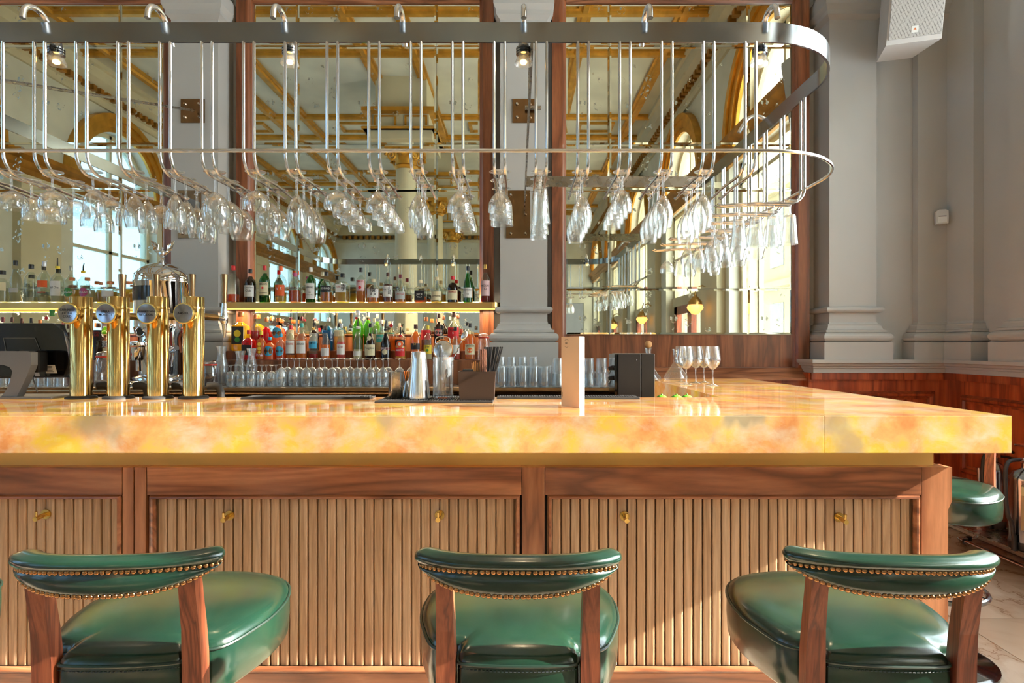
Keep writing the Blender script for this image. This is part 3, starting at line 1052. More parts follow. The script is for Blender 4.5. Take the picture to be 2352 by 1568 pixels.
# rails and stiles
def add_box(name, x0, x1, y0, y1, z0, z1, mat_, parent, b=0.002):
    return obj(name, MB().bbox(x0, x1, y0, y1, z0, z1, b), mat_, parent)
D = 0.06
for a, b in ((-3.2, PX(306)), (PX(309), PX(1198)), (PX(1252), PX(2116))):
    x0, x1 = a, b
    add_box('top_rail', x0 + (0.0 if a < -3 else PX(337) - PX(309) if abs(a - PX(309)) < 1e-6 else 0), x1 if b != PX(306) else PX(280), YW, YW + D, zt, z_top, M['walnut_rail'], bar)
add_box('stile', PX(281), PX(306), YW, YW + D, 0.04, z_top, M['walnut_stile'], bar)
add_box('stile', PX(309), PX(335), YW, YW + D, 0.04, z_top, M['walnut_stile'], bar)
add_box('stile', PX(1199), PX(1251), YW, YW + D, 0.04, z_top, M['walnut_stile'], bar)
# end stile with a notched outer edge
m = MB()
x0, x1 = PX(2117), XW
m.prism([(x0, 0.0), (x1 - 0.014, 0.0), (x1 - 0.014, PZ(1170)), (x1 - 0.006, PZ(1158)), (x1, PZ(1150)), (x1, z_top), (x0, z_top)], 'y', YW, YW + D)
obj('end_stile', m, M['walnut_stile'], bar)
m = MB(); m.box(XW - 0.04, XW - 0.014, YW + D, WYE - 0.2, 0.04, 0.903)
obj('end_panel', m, M['walnut_stile'], bar)
m = MB(); m.box(-3.2, XW, YW + 0.004, YBR + 0.0, 0.892, 0.9028)
obj('ledge', m, M['walnut_rail'], bar)
for a, b in panels:
    add_box('bottom_rail', a - 0.03, b + 0.03, YW, YW + D, 0.0, zb_, M['walnut_rail'], bar)
    # mitred bead round the opening
    pr = [(0, 0), (0.25, -0.9), (0.6, -1), (0.8, -0.6), (1, 0.5), (1, 1)]
    w_, d_ = 0.016, 0.012
    rows = []
    for u, q in pr:
        rows.append([(a + u * w_, YW + 0.004 + q * d_, zb_ + u * w_), (b - u * w_, YW + 0.004 + q * d_, zb_ + u * w_), (b - u * w_, YW + 0.004 + q * d_, zt - u * w_), (a + u * w_, YW + 0.004 + q * d_, zt - u * w_)])
    v = [p for r in rows for p in r]
    f = [(i * 4 + k, i * 4 + (k + 1) % 4, i * 4 + 4 + (k + 1) % 4, i * 4 + 4 + k) for i in range(len(rows) - 1) for k in range(4)]
    obj('bead', MB().add(v, f), M['walnut_rail'], bar)
    obj('panel_back', MB().box(a, b, YW + 0.045, YW + 0.05, zb_, zt), M['slat_oak'], bar)
# slats: flat face, rounded nosing on one edge
pitch = 0.0342
n0 = 9
prof = [(0.0006, 0.022), (0.0006, 0.004), (0.003, 0.0012), (0.023, 0.0), (0.026, 0.0004)]
prof += [(0.0262 + 0.0034 * math.sin(a), 0.0036 - 0.0034 * math.cos(a)) for a in (0.5, 1.0, 1.57)] + [(0.0314, 0.010), (0.0335, 0.012), (0.0335, 0.022)]
slat_me = MB().prism(prof, 'z', 0, zt - zb_ - 0.03).mesh('slat')
for a, b in panels:
    n = int(round((b - a - 0.034) / pitch))
    pt = (b - a - 0.034) / n
    for i in range(n):
        put('slat', slat_me, M['slat_oak'], bar, (a + 0.017 + i * pt, YW + 0.022, zb_ + 0.015), scale=(pt / pitch, 1, 1))
# brass coat hooks
def hook(px, py):
    p = at(px, py, YW + 0.022)
    m = MB()
    m.tube([(0, 0, 0), (0, -0.006, 0)], 0.0175, 20)
    m.tube([(0, -0.004, 0), (0, -0.052, -0.004)], 0.0085, 16)
    m.tube([(0, -0.045, 0.004), (0, -0.047, 0.022)], 0.0045, 10)
    obj('coat_hook', m, M['brass_bright'], bar, p)
for px, py in ((107, 1180), (528, 1183), (1010, 1182), (1434, 1184), (1926, 1187)):
    hook(px, py)

# ------------------------------------------------------------------ back bar
bbk = thing('back_bar', 'low back bar cabinet with a rolled steel front edge', 'back bar', (0, 4.2, 0))
ofs = Matrix.Translation((0, -4.2, 0))
XBE = X_of(1415, 3.93)
m = MB(); m.box(-5.2, XBE, 3.98, YB - 0.07, 0.0, 1.02); obj('cabinet', m.xf(ofs), M['dark_interior'], bbk)
m = MB(); m.box(-5.2, XBE, 3.93, YB - 0.08, 1.045, 1.063); obj('steel_top', m.xf(ofs), M['steel_brushed'], bbk)
m = MB(); m.tube([(-5.2, 3.93, 1.038), (XBE - 0.02, 3.93, 1.038)], 0.025, 14); m.box(-5.2, XBE, 3.945, 3.97, 0.985, 1.0); obj('steel_edge', m.xf(ofs), M['bronze'], bbk)
for zc_ in (0.97,):
    m = MB(); m.box(-5.2, XBE, 3.94, 3.98, 0.93, 0.985); obj('brass_band', m.xf(ofs), M['brass_satin'], bbk)
# risers for the bottles, one per mirror bay
for x0, x1 in ((-4.6, -2.8), (-2.2, -0.22)):
    m = MB(); m.box(x0, x1, 4.25, 4.42, 1.063, 1.235); m.box(x0, x1, 4.42, 4.585, 1.063, 1.30)
    obj('riser', m.xf(ofs), M['walnut'], bbk)
# inner work shelf below the counter, on the barman's side
m = MB(); m.box(-3.0, XI - 0.02, YBK + 0.005, YBK + 0.42, 0.82, 0.86)
ws = thing('work_shelf', 'steel work shelf on the serving side below the countertop', 'shelf', (0, YBK, 0.82))
obj('shelf_plate', m.xf(Matrix.Translation((0, -YBK, -0.82))), M['steel_brushed'], ws)
m = MB()
for x_ in (-2.6, -1.2, 0.2):
    m.box(x_, x_ + 0.04, YBK + 0.1, YBK + 0.14, 0, 0.82)
obj('support', m.xf(Matrix.Translation((0, -YBK, -0.82))), M['steel_brushed'], ws)

# brass shelves with a lit strip below
ZS = 1.668
def brass_shelf(x0, x1, lab):
    t = thing('brass_shelf', lab, 'shelf', ((x0 + x1) / 2, 4.5, ZS))
    w = (x1 - x0) / 2
    m = MB()
    poly = [(-w, 0.14), (-w, 0.02)] + [(-w + 0.06 - 0.06 * math.cos(a), 0.02 - 0.06 * math.sin(a)) for a in (0.4, 0.8, 1.2, 1.57)]
    poly += [(w - 0.06 + 0.06 * math.cos(a), 0.02 - 0.06 * math.sin(a)) for a in (1.57, 1.2, 0.8, 0.4)] + [(w, 0.02), (w, 0.14)]
    m.prism(poly, 'z', -0.046, 0)
    obj('shelf_board', m, M['brass_satin'], t)
    obj('led_strip', MB().box(-w + 0.03, w - 0.03, 0.0, 0.010, -0.053, -0.0465), M['led'], t)
    ld = bpy.data.lights.new('led_glow', 'AREA'); ld.shape = 'RECTANGLE'; ld.size = 2 * w - 0.1; ld.size_y = 0.02; ld.energy = 9; ld.color = (1, 0.80, 0.52)
    lo_ = bpy.data.objects.new('led_glow', ld); lo_.location = (0, 0.03, -0.06); lo_.parent = t; COL.objects.link(lo_)
    obj('rear_fill_strip', MB().box(-w + 0.05, w - 0.05, 0.12, 0.128, 0.0, 0.008), M['led'], t)  # unseen glowing strip, added behind the bottles to brighten them
    ld = bpy.data.lights.new('rear_fill', 'AREA'); ld.shape = 'RECTANGLE'; ld.size = 2 * w - 0.1; ld.size_y = 0.012; ld.energy = 14; ld.color = (1, 0.88, 0.66)  # added fill lamp that lights the bottles from behind
    lo_ = bpy.data.objects.new('rear_fill', ld); lo_.location = (0, 0.115, 0.012); lo_.rotation_euler = (math.radians(120), 0, 0); lo_.parent = t; COL.objects.link(lo_)
    return t
brass_shelf(-4.75, PIL[1] - 0.18, 'brass bottle shelf behind the beer taps')
brass_shelf(PIL[1] + 0.18, PIL[2] - 0.18, 'brass bottle shelf across the middle mirror')

# ------------------------------------------------------------------ bar stools
def catmull(pts, sub=4, closed=True):
    n = len(pts); out = []
    for i in range(n if closed else n - 1):
        p0, p1, p2, p3 = [Vector(pts[(i + k - 1) % n]) if closed else Vector(pts[min(max(i + k - 1, 0), n - 1)]) for k in range(4)]
        for j in range(sub):
            t = j / sub
            out.append(0.5 * ((2 * p1) + (p2 - p0) * t + (2 * p0 - 5 * p1 + 4 * p2 - p3) * t * t + (3 * p1 - p0 - 3 * p2 + p3) * t ** 3))
    if not closed: out.append(Vector(pts[-1]))
    return out

HALF = [(0.0, -0.207), (0.07, -0.204), (0.118, -0.195), (0.126, -0.185)]
def seat_outline():
    r = [(0.0, -0.207), (0.06, -0.205), (0.105, -0.199), (0.114, -0.190), (0.1155, -0.178), (0.1155, -0.164), (0.121, -0.156), (0.150, -0.150), (0.176, -0.130), (0.200, -0.070), (0.216, -0.015),
         (0.221, 0.05), (0.214, 0.11), (0.193, 0.165), (0.155, 0.203), (0.10, 0.222), (0.05, 0.229), (0.0, 0.230)]
    r = r + [(-x, y) for x, y in reversed(r[1:-1])]
    return [(p.x, p.y) for p in catmull([(x, y, 0) for x, y in r], 3)]

def nailpath(fn, a, b, n):
    return [fn(a + (b - a) * i / (n - 1)) for i in range(n)]

def make_stool(lab, loc, rz, nails=True, group='green leather bar stools'):
    t = thing('bar_stool', lab, 'bar stool', (loc[0], loc[1], 0), rz, group)
    # seat cushion: rings of the outline
    O = seat_outline(); n = len(O)
    zt_ = 0.738
    rings = [(0.97, 0.640), (1.0, 0.652), (1.0, zt_ - 0.012)]
    m = MB(); v, f = [], []
    levels = [(0.965, 0.640), (0.995, 0.65), (1.005, 0.69), (1.0, zt_ - 0.006), (0.988, zt_ + 0.006), (0.955, zt_ + 0.014), (0.88, zt_ + 0.021), (0.72, zt_ + 0.026), (0.45, zt_ + 0.029), (0.15, zt_ + 0.030)]
    for s, z in levels:
        q_ = 0.0 if s > 0.99 else min(1.0, (1.0 - s) * 5.0)
        for x, y in O:
            a_ = math.atan2(y - 0.01, x)
            ex, ey = 0.195 * math.cos(a_), 0.205 * math.sin(a_) + 0.005
            x2, y2 = x + (ex - x) * q_, y + (ey - y) * q_
            v.append((x2 * s, (y2 - 0.01) * s + 0.01, z))
    for i in range(len(levels) - 1):
        for k in range(n):
            k2 = (k + 1) % n
            f.append((i * n + k, i * n + k2, (i + 1) * n + k2, (i + 1) * n + k))
    m.add(v, f, True)
    m.f.append(tuple(range(n - 1, -1, -1))); m.smooth.append(False)
    m.f.append(tuple((len(levels) - 1) * n + k for k in range(n))); m.smooth.append(True)
    seat = obj('seat', m, M['leather_green'], t, sharp=75)
    pip = [(x * 1.004, (y - 0.01) * 1.004 + 0.01, zt_ - 0.004) for x, y in O]
    obj('piping', MB().tube(pip, 0.0032, 6, closed=True), flat((20, 40, 32), 0.4), seat)
    # stitched seam: short thread dashes below the piping at the back
    st = MB()
    bk = [Vector((x, y, 0)) for x, y in ([(-0.112, -0.198), (-0.06, -0.2075), (0.0, -0.2095), (0.06, -0.2075), (0.112, -0.198)])]
    bk = catmull([tuple(p) for p in bk], 8, closed=False)
    for i in range(0, len(bk) - 1):
        p, q = bk[i], bk[i].lerp(bk[i + 1], 0.6)
        st.tube([(p.x, p.y, zt_ - 0.013), (q.x, q.y, zt_ - 0.013)], 0.0008, 4)
    obj('stitching', st, flat((26, 30, 40), 0.5), seat)
    # posts
    for s in (-1, 1):
        m = MB()
        secs = [(0.1365, -0.188, 0.0185, 0.016, 0.642), (0.1365, -0.188, 0.0185, 0.016, 0.68), (0.1365, -0.19, 0.018, 0.016, 0.745), (0.1365, -0.195, 0.0165, 0.0155, 0.80), (0.1365, -0.207, 0.0155, 0.015, 0.87), (0.1365, -0.213, 0.0155, 0.015, 0.905)]
        v, f = [], []
        for cx_, cy_, hx, hy, z in secs:
            v += [(s * (cx_ - hx), cy_ - hy, z), (s * (cx_ + hx), cy_ - hy, z), (s * (cx_ + hx), cy_ + hy, z), (s * (cx_ - hx), cy_ + hy, z)]
        for i in range(len(secs) - 1):
            for k in range(4):
                f.append((i * 4 + k, i * 4 + (k + 1) % 4, i * 4 + 4 + (k + 1) % 4, i * 4 + 4 + k))
        m.add(v, f); m.f.append((0, 1, 2, 3)); m.f.append(tuple(len(secs) * 4 - 4 + k for k in range(4))); m.smooth += [False, False]
        obj('post', m, M['chair_oak'], t)
    # backrest: padded roll curved in plan
    def plan(u):
        a = abs(u)
        x = 0.182 * math.sin(u * 1.18) / math.sin(1.18)
        y = -0.250 + 0.068 * a ** 2.4
        return x, y
    def zb(u):
        a = abs(u); return 0.884 + 0.040 * a ** 2.4
    def ztop(u):
        a = abs(u); return 0.957 - 0.006 * a ** 2
    def zmid(u):
        a = abs(u); return 0.932 - 0.012 * a ** 2.2
    N = 60
    v, f = [], []
    sec_n = 36
    def section(u):
        x, y = plan(u)
        e = 1e-3
        x2, y2 = plan(min(u + e, 1.0)); x1, y1 = plan(max(u - e, -1.0))
        tx, ty = x2 - x1, y2 - y1
        l = math.hypot(tx, ty); nx, ny = ty / l, -tx / l         # outward (to the back)
        lo, mid, hi = zb(u), zmid(u), ztop(u)
        mid = max(mid, lo + 0.004)
        pts = [(-0.012, lo + 0.001), (0.004, lo - 0.002), (0.012, lo + 0.004), (0.017, lo + (mid - lo) * 0.35), (0.017, lo + (mid - lo) * 0.7), (0.0135, mid - 0.003), (0.0125, mid), (0.0155, mid + 0.003),
               (0.022, mid + (hi - mid) * 0.3), (0.0245, mid + (hi - mid) * 0.55), (0.021, mid + (hi - mid) * 0.8), (0.012, hi - 0.003), (0.0, hi), (-0.014, hi - 0.002), (-0.026, mid + (hi - mid) * 0.75),
               (-0.030, mid + (hi - mid) * 0.4), (-0.026, mid), (-0.02, lo + (mid - lo) * 0.4)]
        pts = [(p_.x, p_.y) for p_ in catmull([(a_, b_, 0) for a_, b_ in pts], 2)]
        k = 1.0 if abs(u) < 0.90 else math.sqrt(max(0.0, 1 - ((abs(u) - 0.90) / 0.10) ** 2)) * 0.82 + 0.18
        zc = (lo + hi) / 2 + 0.01
        return [Vector((x + nx * d * k, y + ny * d * k, zc + (z - zc) * (k if abs(u) >= 0.90 else 1.0))) for d, z in pts], Vector((nx, ny, 0))
    us = [-1 + 2 * i / N for i in range(N + 1)]
    m = MB()
    for u in us:
        v += section(u)[0]
    for i in range(N):
        for k in range(sec_n):
            k2 = (k + 1) % sec_n
            f.append((i * sec_n + k, i * sec_n + k2, (i + 1) * sec_n + k2, (i + 1) * sec_n + k))
    m.add(v, f, True)
    m.f.append(tuple(range(sec_n))); m.f.append(tuple(N * sec_n + k for k in range(sec_n))); m.smooth += [True, True]
    back = obj('backrest', m, M['leather_green'], t, sharp=80)
    # dome nails along both seams
    if nails:
        for idx, cnt, lim in ((12, 37, 0.86), (4, 43, 0.95)):
            # equal spacing along the curve
            fine = [-lim + 2 * lim * i / 200 for i in range(201)]
            P = [section(u)[0][idx] for u in fine]
            L = [0]
            for i in range(200): L.append(L[-1] + (P[i + 1] - P[i]).length)
            for q in range(cnt):
                s_ = L[-1] * q / (cnt - 1)
                i = min(range(201), key=lambda k: abs(L[k] - s_))
                nrm = section(fine[i])[1]
                if idx == 4: nrm = (nrm + Vector((0, 0, -0.25))).normalized()
                o = put('nail', nail_me, M['brass_nail'], back, P[i] + nrm * 0.0005)
                o.rotation_euler = nrm.to_track_quat('Z', 'Y').to_euler()
    # pedestal
    m = MB().lathe([(0.21, 0.0), (0.21, 0.012), (0.19, 0.02), (0.06, 0.03), (0.034, 0.045), (0.028, 0.08)], 36)
    obj('base_plate', m, M['black_gloss'], t)
    obj('column', MB().cyl((0, 0, 0.03), (0, 0, 0.635), 0.025, n=16), M['steel'], t)
    m = MB().tube([(0.17 * math.cos(2 * PI * i / 28), 0.17 * math.sin(2 * PI * i / 28), 0.31) for i in range(28)], 0.011, 8, closed=True)
    m.tube([(-0.17, 0, 0.31), (0.17, 0, 0.31)], 0.008, 8)
    obj('foot_ring', m, M['steel'], t)
    m = MB().box(-0.11, 0.11, -0.17, 0.11, 0.625, 0.642)
    obj('seat_plate', m, M['black_plastic'], t)
    return t
nail_me = MB().sphere((0, 0, 0), 0.0052, 10, 4, sz=0.75, half=True).mesh('nail')
make_stool('green leather bar stool with brass nails, leftmost of the three along the bar front', (-0.765, 1.315), math.radians(3))
make_stool('green leather bar stool with brass nails, middle one facing the bar front', (0.003, 1.315), math.radians(-1))
make_stool('green leather bar stool with brass nails, nearest the counter end', (0.715, 1.315), math.radians(-4))
make_stool('green leather bar stool at the counter end beside the fire extinguishers', (1.785, 2.51), math.radians(130))
make_stool('green leather bar stool cut off by the photo left edge', (-1.49, 1.315), math.radians(2))
# ------------------------------------------------------------------ suspended glass rack
rack = thing('glass_rack', 'suspended polished steel glass rack with rounded corner above the counter', 'glass rack', (0, 1.97, 1.9))
RO = Matrix.Translation((0, -1.97, -1.9))
RY, RX, RR = 1.97, 1.18, 0.35
XLFT = -2.40
def loop_path(d=0.0, seg=14, y_end=3.72, left=True):
    """plan path of the rack: back left arm, front run, rounded corner, right return; d = offset outward"""
    p = []
    if left:
        p += [(XLFT - d, 4.44), (XLFT - d, RY + 0.30)]
        for i in range(1, 7):
            a = PI + (PI / 2) * i / 7
            p.append((XLFT + 0.30 + (0.30 + d) * math.cos(a), RY + 0.30 + (0.30 + d) * math.sin(a)))
    p.append((XLFT + 0.30, RY - d))
    p.append((RX - RR, RY - d))
    for i in range(1, seg):
        a = -PI / 2 + (PI / 2) * i / seg
        p.append((RX - RR + (RR + d) * math.cos(a), RY + RR + (RR + d) * math.sin(a)))
    p.append((RX + d, RY + RR))
    p.append((RX + d, y_end))
    return p
ZB0, ZB1 = 2.35, 2.416
def band(path, th=0.008):
    m = MB()
    n = len(path)
    nr = []
    for i in range(n):
        a = Vector(path[max(i - 1, 0)]); b = Vector(path[min(i + 1, n - 1)])
        t_ = (b - a).normalized(); nr.append(Vector((t_.y, -t_.x)))
    v, f = [], []
    for i in range(n):
        p = Vector(path[i]); q = p - nr[i] * th
        v += [(p.x, p.y, ZB0), (p.x, p.y, ZB1), (q.x, q.y, ZB1), (q.x, q.y, ZB0)]
    for i in range(n - 1):
        for k in range(4):
            f.append((i * 4 + k, i * 4 + (k + 1) % 4, i * 4 + 4 + (k + 1) % 4, i * 4 + 4 + k))
    f += [(0, 1, 2, 3), tuple(len(v) - 4 + k for k in (3, 2, 1, 0))]
    m.add(v, f, True)
    return m
obj('steel_band', band(loop_path(0.0, 20)).xf(RO), M['steel'], rack)
m = MB(); m.box(0.05, RX, 3.70, 3.708, 2.335, 2.40); m.box(0.043, 0.051, 1.975, 4.44, 2.33, 2.395)
obj('steel_arm', m.xf(RO), M['steel_brushed'], rack)
ring = [(x, y, 1.985) for x, y in loop_path(0.008, 14, 3.6, left=False)]
ring[0] = (-2.6, RY - 0.008, 1.985)
obj('ring_rod', MB().tube(ring, 0.0062, 8).xf(RO), M['steel_rod'], rack)
# hanger rods: straight drop, bend, slightly rising tip
ZR = 1.921
def hanger_mesh():
    p = [(0, 0.004, ZB0 + 0.004), (0, 0.004, 2.2), (0, 0.004, 1.985)]
    for i in range(1, 7):
        a = (PI / 2) * i / 6
        p.append((0, 0.004 + 0.062 * (1 - math.cos(a)), 1.985 - 0.062 * math.sin(a) - 0.003))
    p += [(0, 0.2, ZR + 0.002), (0, 0.345, ZR - 0.008), (0, 0.362, ZR - 0.002)]
    p = [(x, y, z - 1.9) for x, y, z in p]
    return MB().tube(p, 0.0052, 8).mesh('hanger_rod')
hm = hanger_mesh()
GAP = 0.0178
FRONT = [(-0.062 + 0.1398 * k) for k in range(-13, 7)]
for xk in FRONT:
    for s in (-1, 1):
        put('hanger_rod', hm, M['steel_rod'], rack, (xk + s * GAP, 0, 0))
WING = [2.44, 2.63, 2.81, 3.0, 3.19, 3.38, 3.57]
for yk in WING:
    for s in (-1, 1):
        put('hanger_rod', hm, M['steel_rod'], rack, (RX, yk + s * GAP - 1.97, 0), (0, 0, PI / 2))
# arched spot lamps over the band
def spot(x, lamp=True, y=0.0, rz=0.0):
    arc = [(0, -0.045, 2.405)]
    for i in range(0, 11):
        a = PI - PI * i / 10 * 0.86
        arc.append((0, 0.012 + 0.055 * math.cos(a), 2.42 + 0.045 * math.sin(a)))
    last = arc[-1]
    arc += [(0, last[1] + 0.02, last[2] - 0.03), (0, last[1] + 0.034, last[2] - 0.056)]
    m = MB().tube(arc, 0.0095, 10)
    e = arc[-1]
    loc = (x, y, -1.9)
    o = obj('lamp_arm', m, M['steel_rod'], rack, loc, (0, 0, rz))
    if lamp:
        c_ = (0, e[1], e[2] - 0.004)
        h = MB().lathe([(0.0095, 0.03), (0.016, 0.022), (0.020, 0.0), (0.026, -0.002), (0.026, -0.007), (0.021, -0.009), (0.026, -0.011), (0.026, -0.016), (0.021, -0.018), (0.026, -0.020), (0.026, -0.025), (0.019, -0.027)], 20, c_)
        obj('lamp_holder', h, M['steel'], o)
        g = MB().lathe([(0.019, -0.027), (0.025, -0.040), (0.032, -0.058), (0.030, -0.058), (0.014, -0.034)], 20, c_)
        obj('reflector', g, M['glass_thick'], o)
        obj('bulb', MB().sphere((0, c_[1], c_[2] - 0.050), 0.012, 12, 8, sz=0.7), M['bulb'], o)
        ld = bpy.data.lights.new('spot_glow', 'SPOT'); ld.energy = 6; ld.color = (1, 0.75, 0.45); ld.spot_size = 1.4; ld.shadow_soft_size = 0.02
        lo_ = bpy.data.objects.new('spot_glow', ld); lo_.location = (0, e[1], e[2] - 0.085); lo_.parent = o; COL.objects.link(lo_)
for k, px in enumerate((78, 358, 640, 918, 1203, 1487, 1772)):
    spot(X_of(px, 1.97 - 0.0), k in (0, 2, 4, 6))
spot(RX, False, 2.9 - 1.97, PI / 2)
# ties and plates on the pilasters
def wall_plate(px0, px1, py0, py1, lab):
    y = PY - 0.006
    a, b = at(px0, py1, y), at(px1, py0, y)
    t = thing('wall_plate', lab, 'bracket', ((a.x + b.x) / 2, PY, (a.z + b.z) / 2))
    w, h = (b.x - a.x) / 2, (b.z - a.z) / 2
    obj('plate', MB().bbox(-w, w, -0.008, -0.001, -h, h, 0.0015), M['bronze'], t)
    for sx in (-0.6, 0.6):
        for sz in ((-0.55, 0.55) if h < 0.12 else (-0.8, -0.0, 0.8)):
            obj('bolt', MB().lathe([(0.012, 0), (0.012, 0.006), (0.007, 0.012), (0.007, 0.02)], 8).xf(Matrix.Rotation(PI / 2, 4, 'X')), M['chrome'], t, (sx * w, -0.008, sz * h))
    return t
wall_plate(415, 470, 227, 282, 'small square bronze plate on the pilaster above the beer taps')
wall_plate(1177, 1228, 227, 282, 'small square bronze plate on the pilaster over the straws')
wall_plate(1162, 1218, 437, 547, 'tall bronze plate on the pilaster over the straws')
wall_plate(408, 462, 437, 547, 'tall bronze plate on the pilaster above the beer taps')
m = MB(); p1 = Vector((X_of(445, 4.42), 4.42, 3.10)); p0 = Vector((-2.42, 2.35, 2.45))
m.tube([p1, p0], 0.009, 8); m.tube([p1.lerp(p0, 0.80), p1.lerp(p0, 0.86)], 0.018, 8)
obj('tie_rod', m.xf(RO), M['steel_brushed'], rack)
p1 = Vector((X_of(1215, 4.42), 4.42, 3.10)); p0 = Vector((0.047, 2.2, 2.42))
m = MB(); m.tube([p1, p0], 0.008, 8); m.tube([p1 + Vector((-0.03, 0, 0.02)), p1 + Vector((0.09, 0, 0.02))], 0.016, 8)
obj('tie_rod', m.xf(RO), M['steel_brushed'], rack)

# ------------------------------------------------------------------ stemmed glasses
def stem_profile(rf, stem, bowl):
    """bowl: outer [(r, z above stem)], bottom to rim"""
    p = [(1e-5, 0.0), (rf * 0.96, 0.0), (rf, 0.0012), (rf * 0.98, 0.0026), (rf * 0.5, 0.0052), (0.0075, 0.011), (0.0042, 0.02), (0.0036, stem * 0.6), (0.0044, stem - 0.006)]
    out = [(r, stem + z) for r, z in bowl]
    inn = [(max(r - 0.0011, 1e-5), stem + z + (0.0035 if i < 2 else 0.0006)) for i, (r, z) in enumerate(bowl)]
    inn[0] = (1e-5, stem + bowl[0][1] + 0.0045)
    return p + out + [(bowl[-1][0] - 0.0005, stem + bowl[-1][1] + 0.0008)] + list(reversed(inn))
GL = {
 'tulip wine': (0.034, 0.078, [(0.005, 0), (0.011, 0.006), (0.021, 0.022), (0.029, 0.042), (0.034, 0.064), (0.034, 0.078), (0.031, 0.098), (0.028, 0.114)]),
 'coupe': (0.035, 0.066, [(0.006, 0), (0.018, 0.004), (0.034, 0.014), (0.043, 0.027), (0.047, 0.042), (0.046, 0.054), (0.0445, 0.062)]),
 'dome coupe': (0.036, 0.066, [(0.006, 0), (0.016, 0.008), (0.029, 0.022), (0.038, 0.038), (0.042, 0.055), (0.042, 0.072)]),
 'balloon wine': (0.036, 0.072, [(0.005, 0), (0.017, 0.006), (0.032, 0.020), (0.042, 0.038), (0.046, 0.056), (0.045, 0.074), (0.040, 0.096), (0.035, 0.114)]),
 'small wine': (0.032, 0.062, [(0.005, 0), (0.014, 0.006), (0.024, 0.018), (0.031, 0.036), (0.034, 0.056), (0.033, 0.078)]),
 'straight beer': (0.034, 0.056, [(0.008, 0), (0.021, 0.003), (0.0235, 0.008), (0.0265, 0.05), (0.030, 0.095), (0.033, 0.122)]),
 'goblet': (0.035, 0.06, [(0.006, 0), (0.020, 0.004), (0.0245, 0.012), (0.029, 0.045), (0.033, 0.075), (0.036, 0.098)]),
}
GME = {k: MB().lathe(stem_profile(*v), 22, closed_ends=False).mesh('glass') for k, v in GL.items()}
RB = {k: max(r for r, z in v[2]) for k, v in GL.items()}
ZH = ZR + 0.012
# kinds on each front rail, rail 0 farthest from the rounded corner, from the front backwards
front_sets = {0: ['small wine'] * 3, 1: ['coupe', 'small wine', 'coupe'], 2: ['coupe', 'coupe', 'small wine', 'small wine'], 3: ['small wine', 'coupe', 'small wine'],
 4: ['tulip wine', 'tulip wine', 'coupe', 'coupe'], 5: ['tulip wine'] * 4, 6: ['balloon wine'] * 3, 7: ['coupe', 'balloon wine', 'balloon wine'], 8: ['tulip wine'] * 4,
 9: ['coupe'] * 4, 10: ['dome coupe'] * 4, 11: ['tulip wine'] * 3, 12: ['dome coupe'] * 4, 13: ['dome coupe'] * 3, 14: ['straight beer'] * 4,
 15: ['tulip wine'] * 4, 16: ['small wine'] * 4, 17: ['tulip wine'] * 4, 18: ['tulip wine'] * 4}
def spaced(kinds, start):
    out, pos = [], start
    for i, kd in enumerate(kinds):
        r = max(RB[kd], GL[kd][0])
        if i: pos += prev + r + 0.0025
        prev = r
        out.append((kd, pos))
    return out
for k, kinds in front_sets.items():
    if k < 1: continue
    for j, (kd, yy) in enumerate(spaced(kinds, 2.026)):
        g = put(kd.replace(' ', '_') + '_glass', GME[kd], M['glass_clear'], None, (FRONT[k] + random.uniform(-0.001, 0.001), yy, ZH - 0.07 * (yy - 2.05)), (PI + 0.06 + random.uniform(-0.01, 0.01), random.uniform(-0.015, 0.015), 0))
        tag(g, '%s glass hanging %s from the front on the %s rail before the curve' % (kd, ORD[j], ORD[20 - k - 1]), 'glass', 'glasses hanging over the front counter')
wing_sets = [['straight beer'] * 4, ['goblet', 'small wine', 'goblet', 'small wine'], ['balloon wine', 'balloon wine', 'balloon wine'], ['tulip wine'] * 4, ['small wine', 'tulip wine', 'tulip wine', 'small wine'], ['tulip wine', 'small wine', 'tulip wine'], ['goblet', 'dome coupe']]
for k, kinds in enumerate(wing_sets):
    for j, (kd, dd) in enumerate(spaced(kinds, 0.056 if k < 6 else 0.2)):
        x = RX - dd
        g = put(kd.replace(' ', '_') + '_glass', GME[kd], M['glass_clear'], None, (x, WING[k], ZH - 0.07 * (dd - 0.08)), (PI + random.uniform(-0.012, 0.012), random.uniform(-0.015, 0.015), 0))
        tag(g, '%s glass hanging %s from outside on the %s rail past the curve' % (kd, ORD[j], ORD[k]), 'glass', 'glasses hanging over the counter wing')
# ------------------------------------------------------------------ bottles
CN = {'clear': (235, 240, 235), 'green': (40, 150, 50), 'lime': (130, 200, 60), 'dark': (50, 22, 14), 'blue': (70, 160, 200), 'yellow': (240, 205, 30), 'red': (214, 30, 40), 'black': (18, 16, 18), 'peach': (240, 150, 80)}
LQ = {'amber': (240, 150, 44), 'gold': (248, 208, 96), 'orange': (240, 100, 30), 'red': (190, 30, 30), 'brown': (150, 52, 20), 'water': (232, 230, 206), 'blue': (110, 190, 220), 'green': (70, 160, 60), 'pink': (226, 110, 100), 'yellow': (246, 190, 30), 'none': None}
LC = {'white': (240, 236, 228), 'cream': (236, 222, 180), 'black': (30, 28, 30), 'orange': (246, 104, 40), 'red': (216, 34, 40), 'pink': (236, 196, 196), 'blue': (60, 170, 210), 'green': (60, 140, 60), 'yellow': (240, 214, 60), 'grey': (190, 190, 184), 'purple': (190, 80, 130), 'maroon': (110, 26, 40), 'silver': (200, 200, 205), 'gold': (206, 164, 84), 'cork': (206, 120, 60), 'brown': (90, 50, 36), 'teal': (70, 190, 180)}
